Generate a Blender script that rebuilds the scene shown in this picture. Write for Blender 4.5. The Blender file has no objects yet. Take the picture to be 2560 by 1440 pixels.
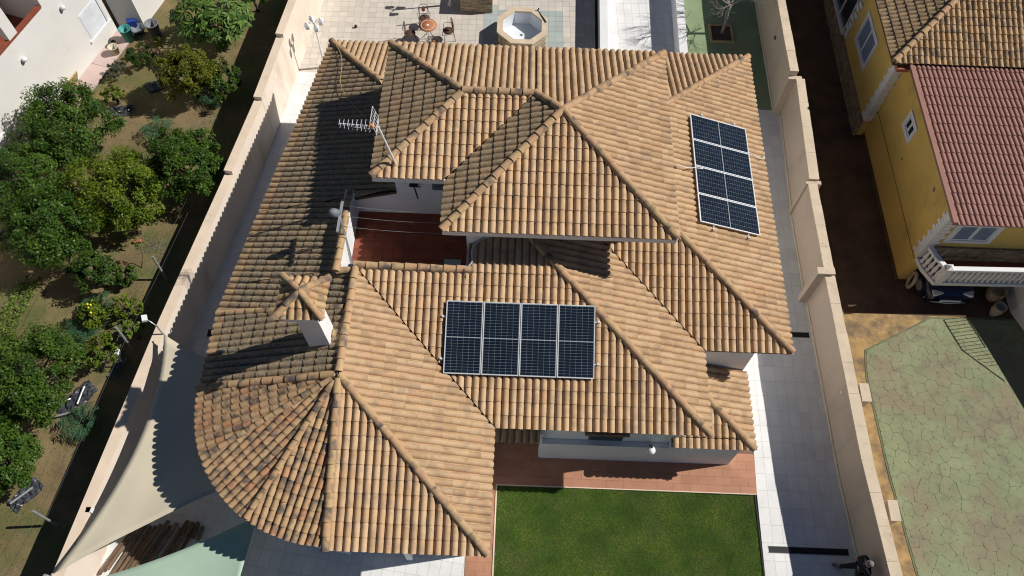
import bpy, bmesh, math, random
import numpy as np
from mathutils import Vector, Matrix
random.seed(11)
RNG = np.random.RandomState(5)
S = bpy.context.scene
COL = S.collection
rad = math.radians

# ------------------------------------------------------------------ camera
CAMZ = 25.0
cd = bpy.data.cameras.new('camera'); cd.sensor_width = 36.0; cd.lens = 27.9; cd.clip_end = 600
cam = bpy.data.objects.new('camera', cd); COL.objects.link(cam)
cam.matrix_world = (Matrix.Translation((0, 0, CAMZ)) @ Matrix.Rotation(rad(0.197), 4, 'Z')
                    @ Matrix.Rotation(rad(28.836), 4, 'X') @ Matrix.Rotation(rad(1.971), 4, 'Z'))
S.camera = cam

# ------------------------------------------------------------------ world, sun, exposure
SUN_EL, SUN_AZ = 43.0, 10.5          # azimuth measured from +X towards +Y
w = bpy.data.worlds.new('World'); S.world = w; w.use_nodes = True
wn = w.node_tree.nodes; wn.clear()
sky = wn.new('ShaderNodeTexSky'); sky.sky_type = 'NISHITA'; sky.sun_disc = False
sky.sun_elevation = rad(SUN_EL); sky.sun_rotation = rad(90 - SUN_AZ); sky.air_density = 0.7; sky.dust_density = 0.1; sky.ozone_density = 3.0; sky.altitude = 1000
bg = wn.new('ShaderNodeBackground'); bg.inputs[1].default_value = 0.05
wo = wn.new('ShaderNodeOutputWorld')
w.node_tree.links.new(sky.outputs[0], bg.inputs[0]); w.node_tree.links.new(bg.outputs[0], wo.inputs[0])
sd = bpy.data.lights.new('sun', 'SUN'); sd.energy = 5.0; sd.angle = rad(0.5); sd.color = (1.0, 0.96, 0.90)
sun = bpy.data.objects.new('sun', sd); COL.objects.link(sun)
sv = Vector((math.cos(rad(SUN_EL)) * math.cos(rad(SUN_AZ)), math.cos(rad(SUN_EL)) * math.sin(rad(SUN_AZ)), math.sin(rad(SUN_EL))))
sun.rotation_euler = sv.to_track_quat('Z', 'Y').to_euler(); sun.location = sv * 60
vs = S.view_settings
vs.view_transform = 'Standard'; vs.look = 'None'; vs.exposure = -0.1; vs.gamma = 1.0; vs.use_curve_mapping = False
S.render.engine = 'CYCLES'
S.cycles.filter_width = 1.1; S.cycles.max_bounces = 6; S.cycles.diffuse_bounces = 3; S.cycles.glossy_bounces = 2; S.cycles.transmission_bounces = 4

# ------------------------------------------------------------------ materials
def nodes_of(name):
    m = bpy.data.materials.new(name); m.use_nodes = True
    nt = m.node_tree; return m, nt, nt.nodes, nt.links, nt.nodes['Principled BSDF']
def N(ns, t, **kw):
    n = ns.new('ShaderNode' + t)
    for k, v in kw.items():
        if k.startswith('i'): n.inputs[int(k[1:])].default_value = v
        else: setattr(n, k, v)
    return n
def ramp(ns, stops):
    n = ns.new('ShaderNodeValToRGB'); e = n.color_ramp.elements
    while len(e) < len(stops): e.new(0.5)
    for q, (p, c) in zip(e, stops):
        q.position = p; q.color = (*c, 1) if len(c) == 3 else c
    return n
def mixc(ns, ls, fac, a, b, mode='MIX'):
    n = ns.new('ShaderNodeMix'); n.data_type = 'RGBA'; n.blend_type = mode; n.clamp_result = False
    for sock, v in ((n.inputs[0], fac), (n.inputs[6], a), (n.inputs[7], b)):
        if hasattr(v, 'links') or hasattr(v, 'is_linked'): ls.new(v, sock)
        elif isinstance(v, (int, float)): sock.default_value = v
        else: sock.default_value = (*v, 1) if len(v) == 3 else v
    return n.outputs[2]
def mk(name, col, rough=0.8, var=0.12, scale=2.5, grain=0.06, gscale=90, bump=0.0, bscale=60, stain=None, tint=None,
       metal=0.0, spec=0.3, rnd=0.0, streak=None):
    """plain surface: base colour, large-scale mottling, fine grain, optional stains (colour, threshold, scale, strength)"""
    m, nt, ns, ls, b = nodes_of(name)
    b.inputs['Roughness'].default_value = rough; b.inputs['Metallic'].default_value = metal
    b.inputs['Specular IOR Level'].default_value = spec
    geo = N(ns, 'NewGeometry'); p = geo.outputs['Position']
    c = col
    n1 = N(ns, 'TexNoise'); n1.inputs['Scale'].default_value = scale; n1.inputs['Detail'].default_value = 5; ls.new(p, n1.inputs['Vector'])
    lo = tuple(max(0, x * (1 - var)) for x in col); hi = tuple(min(1, x * (1 + var)) for x in (tint or col))
    r = ramp(ns, [(0.3, lo), (0.7, hi)]); ls.new(n1.outputs[0], r.inputs[0]); out = r.outputs[0]
    if stain:
        for sc, th, ssc, st in (stain if isinstance(stain, list) else [stain]):
            n2 = N(ns, 'TexNoise'); n2.inputs['Scale'].default_value = ssc; n2.inputs['Detail'].default_value = 6; n2.inputs['Roughness'].default_value = 0.65
            mp = N(ns, 'Mapping'); mp.inputs[1].default_value = (ssc * 3.1, 7.7, 2.3)
            if streak: mp.inputs[3].default_value = streak
            ls.new(p, mp.inputs[0]); ls.new(mp.outputs[0], n2.inputs['Vector'])
            r2 = ramp(ns, [(th, (0, 0, 0)), (min(1, th + 0.18), (st, st, st))]); ls.new(n2.outputs[0], r2.inputs[0])
            out = mixc(ns, ls, r2.outputs[0], out, sc)
    if rnd:
        at = N(ns, 'Attribute', attribute_name='rnd'); oi = N(ns, 'ObjectInfo')
        ad = N(ns, 'Math', operation='ADD'); ls.new(at.outputs['Fac'], ad.inputs[0]); ls.new(oi.outputs['Random'], ad.inputs[1])
        fr = N(ns, 'Math', operation='FRACT'); ls.new(ad.outputs[0], fr.inputs[0])
        mr = N(ns, 'MapRange'); mr.inputs[3].default_value = 1 - rnd; mr.inputs[4].default_value = 1 + rnd; ls.new(fr.outputs[0], mr.inputs[0])
        out = mixc(ns, ls, 1.0, out, mr.outputs[0], 'MULTIPLY')
    if grain:
        n3 = N(ns, 'TexNoise'); n3.inputs['Scale'].default_value = gscale; n3.inputs['Detail'].default_value = 2; ls.new(p, n3.inputs['Vector'])
        mr = N(ns, 'MapRange'); mr.inputs[1].default_value = 0.25; mr.inputs[2].default_value = 0.75
        mr.inputs[3].default_value = 1 - grain; mr.inputs[4].default_value = 1 + grain; ls.new(n3.outputs[0], mr.inputs[0])
        out = mixc(ns, ls, 1.0, out, mr.outputs[0], 'MULTIPLY')
    ls.new(out, b.inputs['Base Color'])
    if bump:
        n4 = N(ns, 'TexNoise'); n4.inputs['Scale'].default_value = bscale; n4.inputs['Detail'].default_value = 4; ls.new(p, n4.inputs['Vector'])
        bp = N(ns, 'Bump'); bp.inputs['Strength'].default_value = bump; bp.inputs['Distance'].default_value = 0.02
        ls.new(n4.outputs[0], bp.inputs['Height']); ls.new(bp.outputs[0], b.inputs['Normal'])
    return m

def tile_material(name, tan, light, pink, smoke, smoke_amt, lichen=(0.17, 0.145, 0.105)):
    m, nt, ns, ls, b = nodes_of(name)
    b.inputs['Roughness'].default_value = 0.9; b.inputs['Specular IOR Level'].default_value = 0.15
    p = N(ns, 'NewGeometry').outputs['Position']
    ar = N(ns, 'Attribute', attribute_name='rnd').outputs['Fac']
    aw = N(ns, 'Attribute', attribute_name='wea').outputs['Fac']
    ad = N(ns, 'Attribute', attribute_name='red').outputs['Fac']
    base = ramp(ns, [(0.0, tan), (0.3, light), (0.55, tan), (0.75, tuple(x * 0.9 for x in tan)), (0.88, light), (1.0, pink)]); ls.new(ar, base.inputs[0])
    # hue shift for the redder, newer barrels
    f13 = N(ns, 'Math', operation='MULTIPLY', i1=7.31); ls.new(ar, f13.inputs[0]); fr = N(ns, 'Math', operation='FRACT'); ls.new(f13.outputs[0], fr.inputs[0])
    rr = ramp(ns, [(0.0, (0.50, 0.335, 0.17)), (0.45, (0.52, 0.325, 0.18)), (0.7, (0.50, 0.29, 0.16)), (0.88, (0.50, 0.245, 0.125)), (1.0, (0.54, 0.215, 0.10))]); ls.new(fr.outputs[0], rr.inputs[0])
    out = mixc(ns, ls, ad, base.outputs[0], rr.outputs[0])
    # soot-dark firing patches, different on every tile
    sc = N(ns, 'VectorMath', operation='SCALE'); cb = N(ns, 'CombineXYZ'); 
    for i in range(3): ls.new(ar, cb.inputs[i])
    ls.new(cb.outputs[0], sc.inputs[0]); sc.inputs['Scale'].default_value = 61.0
    va = N(ns, 'VectorMath', operation='ADD'); ls.new(p, va.inputs[0]); ls.new(sc.outputs[0], va.inputs[1])
    n1 = N(ns, 'TexNoise'); n1.inputs['Scale'].default_value = 3.0; n1.inputs['Detail'].default_value = 2.0; ls.new(va.outputs[0], n1.inputs['Vector'])
    r1 = ramp(ns, [(0.47, (0, 0, 0)), (0.68, (smoke_amt,) * 3)]); ls.new(n1.outputs[0], r1.inputs[0])
    more = mixc(ns, ls, ad, r1.outputs[0], (1.35, 1.35, 1.35)); 
    mm = mixc(ns, ls, 1.0, r1.outputs[0], mixc(ns, ls, ad, (1, 1, 1), (1.45, 1.45, 1.45)), 'MULTIPLY')
    out = mixc(ns, ls, mm, out, smoke)
    # weathering: grey lichen, dark algae, yellow spots
    n2 = N(ns, 'TexNoise'); n2.inputs['Scale'].default_value = 3.3; n2.inputs['Detail'].default_value = 7; n2.inputs['Roughness'].default_value = 0.7; ls.new(p, n2.inputs['Vector'])
    r2 = ramp(ns, [(0.3, (0.45,) * 3), (0.58, (1,) * 3)]); ls.new(n2.outputs[0], r2.inputs[0])
    wf = mixc(ns, ls, 1.0, r2.outputs[0], aw, 'MULTIPLY')
    n3 = N(ns, 'TexNoise'); n3.inputs['Scale'].default_value = 16; n3.inputs['Detail'].default_value = 6; ls.new(p, n3.inputs['Vector'])
    lc = ramp(ns, [(0.32, tuple(x * 0.5 for x in lichen)), (0.5, lichen), (0.7, tuple(x * 1.55 for x in lichen))]); ls.new(n3.outputs[0], lc.inputs[0])
    out = mixc(ns, ls, wf, out, lc.outputs[0])
    n5 = N(ns, 'TexNoise'); n5.inputs['Scale'].default_value = 5.5; n5.inputs['Detail'].default_value = 1; 
    va2 = N(ns, 'VectorMath', operation='ADD', i1=(3.3, 9.1, 4.7)); ls.new(p, va2.inputs[0]); ls.new(va2.outputs[0], n5.inputs['Vector'])
    r5 = ramp(ns, [(0.755, (0, 0, 0)), (0.79, (1, 1, 1))]); ls.new(n5.outputs[0], r5.inputs[0])
    yf = mixc(ns, ls, 1.0, r5.outputs[0], aw, 'MULTIPLY'); out = mixc(ns, ls, yf, out, (0.36, 0.27, 0.02))
    n4 = N(ns, 'TexNoise'); n4.inputs['Scale'].default_value = 45; n4.inputs['Detail'].default_value = 4; ls.new(p, n4.inputs['Vector'])
    mr = N(ns, 'MapRange', i1=0.25, i2=0.75, i3=0.84, i4=1.14); ls.new(n4.outputs[0], mr.inputs[0])
    out = mixc(ns, ls, 1.0, out, mr.outputs[0], 'MULTIPLY')
    ls.new(out, b.inputs['Base Color'])
    bp = N(ns, 'Bump'); bp.inputs['Strength'].default_value = 0.25; bp.inputs['Distance'].default_value = 0.01
    ls.new(n4.outputs[0], bp.inputs['Height']); ls.new(bp.outputs[0], b.inputs['Normal'])
    return m

def leaf_material(name, dark, light, trans=0.18, rough=0.45):
    m, nt, ns, ls, b = nodes_of(name)
    b.inputs['Roughness'].default_value = rough; b.inputs['Specular IOR Level'].default_value = 0.22
    ar = N(ns, 'Attribute', attribute_name='rnd').outputs['Fac']
    r = ramp(ns, [(0.0, dark), (0.6, tuple((a + c) / 2 for a, c in zip(dark, light))), (1.0, light)]); ls.new(ar, r.inputs[0])
    ls.new(r.outputs[0], b.inputs['Base Color'])
    t = N(ns, 'BsdfTranslucent'); tc = mixc(ns, ls, 1.0, r.outputs[0], (1.3, 1.5, 0.6), 'MULTIPLY'); ls.new(tc, t.inputs[0])
    mx = N(ns, 'MixShader'); mx.inputs[0].default_value = trans
    ls.new(b.outputs[0], mx.inputs[1]); ls.new(t.outputs[0], mx.inputs[2])
    ls.new(mx.outputs[0], ns['Material Output'].inputs[0])
    return m

M = {}
M['tile'] = tile_material('clay_tile', (0.55, 0.365, 0.208), (0.60, 0.42, 0.252), (0.55, 0.34, 0.19), (0.24, 0.175, 0.13), 0.44)
M['tile_old'] = tile_material('weathered_clay_tile', (0.50, 0.33, 0.18), (0.55, 0.375, 0.205), (0.5, 0.29, 0.16), (0.17, 0.13, 0.10), 0.7, (0.235, 0.198, 0.14))
M['tile_flamed'] = tile_material('flamed_clay_tile', (0.52, 0.345, 0.18), (0.58, 0.41, 0.225), (0.46, 0.27, 0.14), (0.115, 0.10, 0.092), 0.74)
M['tile_red'] = mk('red_panel_tile', (0.33, 0.17, 0.135), 0.75, 0.08, 1.2, 0.08, 60, 0.15)
M['deck'] = mk('roof_underlay', (0.10, 0.07, 0.045), 0.95)
M['mortar'] = mk('mortar', (0.46, 0.37, 0.26), 0.95, 0.2, 6, 0.15, 40, 0.4)
M['white'] = mk('white_plaster', (0.80, 0.80, 0.79), 0.85, 0.04, 1.5, 0.03, 60, 0.08, stain=((0.6, 0.56, 0.5), 0.62, 0.9, 0.4))
M['cream'] = mk('cream_plaster', (0.76, 0.655, 0.55), 0.9, 0.06, 0.7, 0.04, 70, 0.1, stain=[((0.42, 0.30, 0.2), 0.53, 0.55, 0.6), ((0.8, 0.74, 0.66), 0.55, 1.3, 0.5)], streak=(1, 1, 0.4))
M['cream_cap'] = mk('cream_coping', (0.74, 0.60, 0.46), 0.9, 0.08, 1.2, 0.06, 60, 0.15, stain=((0.45, 0.33, 0.22), 0.6, 2.2, 0.5))
M['beige'] = mk('beige_plaster', (0.60, 0.475, 0.365), 0.9, 0.05, 0.6, 0.05, 80, 0.12, stain=((0.40, 0.31, 0.23), 0.54, 0.9, 0.55), streak=(1.2, 1.2, 0.25))
M['beige_cap'] = mk('beige_coping', (0.66, 0.545, 0.40), 0.9, 0.1, 1.6, 0.08, 50, 0.2, stain=[((0.25, 0.17, 0.09), 0.60, 4.5, 0.75), ((0.5, 0.33, 0.12), 0.58, 2.0, 0.45)])
M['pale_tile'] = mk('pale_floor_tile', (0.76, 0.755, 0.74), 0.55, 0.05, 1.4, 0.03, 60, 0.0, stain=((0.60, 0.58, 0.54), 0.58, 0.8, 0.5), rnd=0.05)
M['patio_tile'] = mk('beige_floor_tile', (0.60, 0.55, 0.48), 0.6, 0.07, 1.2, 0.05, 50, 0.0, stain=((0.5, 0.42, 0.33), 0.55, 1.1, 0.5), rnd=0.07)
M['blue_tile'] = mk('blue_grey_floor_tile', (0.40, 0.45, 0.43), 0.6, 0.07, 1.2, 0.05, 50, rnd=0.06)
M['grout'] = mk('tile_grout', (0.30, 0.27, 0.235), 0.95, 0.2, 3)
M['dark_grout'] = mk('dark_grout', (0.2, 0.12, 0.085), 0.95, 0.2, 3)
M['terracotta'] = mk('terracotta_floor_tile', (0.24, 0.066, 0.036), 0.6, 0.12, 3, 0.07, 60, rnd=0.12)
M['soil'] = mk('garden_soil', (0.19, 0.14, 0.07), 0.97, 0.25, 0.9, 0.25, 26, 0.7, 14, stain=[((0.10, 0.115, 0.035), 0.45, 0.6, 0.8), ((0.26, 0.2, 0.12), 0.6, 1.9, 0.6)])
M['ground'] = mk('bare_ground', (0.16, 0.12, 0.075), 0.97, 0.25, 0.5, 0.2, 20, 0.5)
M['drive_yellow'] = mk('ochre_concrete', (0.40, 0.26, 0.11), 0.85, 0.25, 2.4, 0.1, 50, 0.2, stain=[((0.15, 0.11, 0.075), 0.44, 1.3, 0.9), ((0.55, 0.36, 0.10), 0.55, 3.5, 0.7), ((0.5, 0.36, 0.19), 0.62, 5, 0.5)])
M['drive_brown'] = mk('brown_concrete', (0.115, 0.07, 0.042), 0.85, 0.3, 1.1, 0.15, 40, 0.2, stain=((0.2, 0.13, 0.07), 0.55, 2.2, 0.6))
M['green_stone'] = mk('green_stamped_concrete', (0.25, 0.278, 0.15), 0.8, 0.12, 0.8, 0.1, 35, 0.3, 30, stain=[((0.255, 0.21, 0.135), 0.44, 0.7, 0.9), ((0.16, 0.145, 0.105), 0.53, 1.5, 0.75), ((0.14, 0.145, 0.095), 0.55, 9, 0.6)], rnd=0.03)
M['green_joint'] = mk('stamped_joint', (0.155, 0.175, 0.10), 0.9, 0.2, 3)
M['green_paint'] = mk('green_concrete', (0.23, 0.30, 0.17), 0.8, 0.12, 0.8, 0.08, 40, stain=[((0.33, 0.27, 0.14), 0.55, 1.2, 0.6), ((0.10, 0.13, 0.08), 0.6, 2, 0.4)])
M['grass_soil'] = mk('turf_soil', (0.052, 0.078, 0.018), 0.95, 0.2, 2)
M['metal'] = mk('galvanised_metal', (0.56, 0.57, 0.58), 0.45, 0.06, 8, 0.04, 60, metal=0.6)
M['alu'] = mk('aluminium', (0.80, 0.81, 0.82), 0.4, 0.03, 8, 0.02, 60, metal=0.25)
M['white_paint'] = mk('white_paint', (0.80, 0.80, 0.79), 0.5, 0.03, 4, 0.02, 60)
M['white_stone'] = mk('white_cast_stone', (0.78, 0.765, 0.73), 0.8, 0.05, 4, 0.05, 60, 0.1, stain=((0.35, 0.3, 0.24), 0.64, 4, 0.6))
M['dark'] = mk('black_steel', (0.03, 0.03, 0.032), 0.6, 0.1, 6)
M['rust'] = mk('brown_wrought_iron', (0.095, 0.055, 0.04), 0.7, 0.2, 14, 0.2, 60)
M['grey_plastic'] = mk('grey_plastic', (0.17, 0.19, 0.21), 0.5, 0.06, 6)
M['orange'] = mk('orange_plastic', (0.75, 0.28, 0.04), 0.5)
M['yellow_wall'] = mk('ochre_yellow_plaster', (0.68, 0.47, 0.125), 0.9, 0.1, 0.8, 0.06, 50, 0.12, stain=[((0.30, 0.155, 0.045), 0.56, 0.6, 0.5), ((0.7, 0.45, 0.11), 0.6, 1.8, 0.4)])
M['stone_clad'] = mk('rubble_stone', (0.32, 0.25, 0.16), 0.9, 0.35, 4, 0.2, 25, 0.7, 18, stain=((0.07, 0.05, 0.035), 0.53, 3.2, 0.8), rnd=0.15)
M['ledge_stone'] = mk('split_ledge_stone', (0.42, 0.34, 0.23), 0.9, 0.25, 6, 0.15, 30, 0.6, 25, stain=((0.2, 0.13, 0.08), 0.55, 5, 0.7), rnd=0.25)
M['coping_stone'] = mk('sandstone_coping', (0.64, 0.52, 0.37), 0.85, 0.1, 3, 0.08, 40, 0.15)
M['pool_white'] = mk('pool_liner', (0.76, 0.79, 0.83), 0.35, 0.03, 2)
M['wood'] = mk('weathered_timber', (0.19, 0.125, 0.078), 0.85, 0.25, 3, 0.18, 30, 0.4, stain=((0.12, 0.08, 0.05), 0.55, 5, 0.6), rnd=0.22)
M['wood_top'] = mk('oiled_timber', (0.45, 0.25, 0.115), 0.6, 0.15, 3, 0.1, 30, rnd=0.1)
M['terra_mosaic'] = mk('terracotta_mosaic', (0.45, 0.17, 0.09), 0.6, 0.12, 9, 0.12, 70)
M['mosaic_pale'] = mk('pale_mosaic', (0.72, 0.58, 0.38), 0.6)
M['car_paint'] = mk('dark_blue_car_paint', (0.012, 0.016, 0.05), 0.22, 0.02, 2, 0.0, spec=0.6)
M['glass'] = mk('dark_glass', (0.03, 0.035, 0.04), 0.08, 0.02, 2, 0.0, spec=0.7)
M['shutter'] = mk('blue_grey_shutter', (0.27, 0.33, 0.42), 0.5, 0.04, 5)
M['window_white'] = mk('white_window_frame', (0.72, 0.73, 0.75), 0.5, 0.03, 4)
M['sail_beige'] = mk('beige_shade_cloth', (0.60, 0.535, 0.40), 0.85, 0.05, 0.8, 0.05, 120, 0.15, 90)
M['sail_green'] = mk('green_shade_cloth', (0.40, 0.53, 0.41), 0.85, 0.05, 0.8, 0.05, 120, 0.15, 90)
M['bark'] = mk('bark', (0.13, 0.098, 0.07), 0.95, 0.25, 8, 0.2, 40, 0.6)
M['grey_bark'] = mk('pale_grey_bark', (0.27, 0.245, 0.22), 0.95, 0.2, 8, 0.2, 40, 0.5)
M['orange_fruit'] = mk('orange_fruit', (0.8, 0.25, 0.02), 0.5)
M['lemon'] = mk('lemon_fruit', (0.75, 0.6, 0.03), 0.5)
M['teal'] = mk('teal_plastic', (0.05, 0.27, 0.25), 0.5, 0.1, 4)
M['blue_plastic'] = mk('blue_plastic', (0.02, 0.06, 0.3), 0.5)
M['bucket'] = mk('cream_plastic', (0.55, 0.5, 0.38), 0.55, 0.1, 4, stain=((0.2, 0.17, 0.13), 0.6, 6, 0.6))
M['bin'] = mk('grey_bin', (0.17, 0.18, 0.19), 0.6)
M['lime'] = mk('lime_plastic', (0.25, 0.27, 0.03), 0.6)
M['card'] = mk('cardboard', (0.45, 0.33, 0.15), 0.9, 0.1, 4)
M['film'] = mk('black_plastic_film', (0.05, 0.055, 0.065), 0.3, 0.3, 5, spec=0.6)
M['bag'] = mk('white_plastic', (0.72, 0.75, 0.78), 0.35)
M['pink_path'] = mk('pink_paving', (0.55, 0.42, 0.38), 0.8, 0.08, 1.5, 0.06, 40, rnd=0.05)
M['brick'] = mk('brick', (0.42, 0.15, 0.085), 0.9, 0.15, 8)
M['skin'] = mk('skin', (0.50, 0.27, 0.20), 0.5)
M['cloth_black'] = mk('black_cloth', (0.016, 0.016, 0.019), 0.9, 0.2, 9)
M['shoe'] = mk('grey_shoe', (0.10, 0.105, 0.12), 0.8)
M['hair'] = mk('grey_hair', (0.2, 0.185, 0.175), 0.8)
M['beige_urn'] = mk('beige_cement', (0.45, 0.37, 0.27), 0.85, 0.12, 5)
M['pvc'] = mk('white_cable', (0.72, 0.73, 0.74), 0.5)
M['conduit'] = mk('grey_conduit', (0.42, 0.45, 0.48), 0.5)
M['teal_board'] = mk('pale_green_board', (0.35, 0.47, 0.42), 0.6)
M['globe'] = mk('white_globe', (0.82, 0.82, 0.82), 0.3)
M['leaf_citrus'] = leaf_material('citrus_leaf', (0.022, 0.062, 0.008), (0.10, 0.172, 0.02))
M['leaf_dark'] = leaf_material('dark_leaf', (0.022, 0.055, 0.010), (0.085, 0.145, 0.02))
M['leaf_bright'] = leaf_material('bright_leaf', (0.042, 0.085, 0.007), (0.18, 0.235, 0.018))
M['leaf_olive'] = leaf_material('olive_leaf', (0.06, 0.078, 0.008), (0.19, 0.20, 0.02))
M['leaf_loquat'] = leaf_material('loquat_leaf', (0.028, 0.072, 0.010), (0.145, 0.24, 0.045))
M['leaf_fern'] = leaf_material('fern_leaf', (0.022, 0.068, 0.032), (0.085, 0.175, 0.085))
M['leaf_grey'] = leaf_material('grey_shrub_leaf', (0.045, 0.055, 0.035), (0.14, 0.145, 0.1))
M['leaf_veg'] = leaf_material('vegetable_leaf', (0.06, 0.12, 0.015), (0.2, 0.27, 0.04))
def grass_material():
    m, nt, ns, ls, b = nodes_of('grass_blade'); b.inputs['Roughness'].default_value = 0.9; b.inputs['Specular IOR Level'].default_value = 0.03
    ar = N(ns, 'Attribute', attribute_name='rnd').outputs['Fac']; p = N(ns, 'NewGeometry').outputs['Position']
    n = N(ns, 'TexNoise'); n.inputs['Scale'].default_value = 1.1; n.inputs['Detail'].default_value = 4; ls.new(p, n.inputs['Vector'])
    r = ramp(ns, [(0.36, (0.07, 0.15, 0.020)), (0.5, (0.115, 0.21, 0.028)), (0.66, (0.19, 0.27, 0.04))]); ls.new(n.outputs[0], r.inputs[0])
    n2 = N(ns, 'TexNoise'); n2.inputs['Scale'].default_value = 1.0; n2.inputs['Detail'].default_value = 3; va = N(ns, 'VectorMath', operation='ADD', i1=(5, 3, 1)); ls.new(p, va.inputs[0]); ls.new(va.outputs[0], n2.inputs['Vector'])
    r2 = ramp(ns, [(0.54, (0, 0, 0)), (0.74, (0.6,) * 3)]); ls.new(n2.outputs[0], r2.inputs[0])
    o = mixc(ns, ls, r2.outputs[0], r.outputs[0], (0.25, 0.235, 0.10))
    mr = N(ns, 'MapRange', i3=0.85, i4=1.12); ls.new(ar, mr.inputs[0]); o = mixc(ns, ls, 1.0, o, mr.outputs[0], 'MULTIPLY')
    ls.new(o, b.inputs['Base Color']); return m
M['grass'] = grass_material()
def cell_material():
    m, nt, ns, ls, b = nodes_of('solar_cell'); b.inputs['Roughness'].default_value = 0.14; b.inputs['Specular IOR Level'].default_value = 0.6
    p = N(ns, 'NewGeometry').outputs['Position']
    n = N(ns, 'TexNoise'); n.inputs['Scale'].default_value = 2.0; ls.new(p, n.inputs['Vector'])
    r = ramp(ns, [(0.35, (0.006, 0.011, 0.021)), (0.65, (0.010, 0.017, 0.030))]); ls.new(n.outputs[0], r.inputs[0]); ls.new(r.outputs[0], b.inputs['Base Color'])
    return m
M['cell'] = cell_material()
M['backsheet'] = mk('panel_backsheet', (0.33, 0.37, 0.39), 0.35, 0.03, 3, 0.0)

# ------------------------------------------------------------------ object helpers
WINV = {}
def tag(o, label=None, cat=None, group=None, kind=None):
    if label: o['label'] = label
    if cat: o['category'] = cat
    if group: o['group'] = group
    if kind: o['kind'] = kind
    return o
def empty(name, loc=(0, 0, 0), rz=0.0):
    o = bpy.data.objects.new(name, None); COL.objects.link(o); o.location = loc; o.rotation_euler = (0, 0, rz)
    o.empty_display_size = 0.2
    WINV[o] = Matrix.Translation(loc) @ Matrix.Rotation(rz, 4, 'Z'); return o
def thing(name, label, cat, loc=(0, 0, 0), rz=0.0, group=None):
    return tag(empty(name, loc, rz), label, cat, group)
def link(name, me, parent=None, world=True, mw=None):
    o = bpy.data.objects.new(name, me); COL.objects.link(o)
    if parent is not None:
        o.parent = parent
        if world:
            base = WINV.get(parent)
            if base is not None: o.matrix_parent_inverse = base.inverted()
    if mw is not None: o.matrix_basis = mw
    return o
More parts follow.
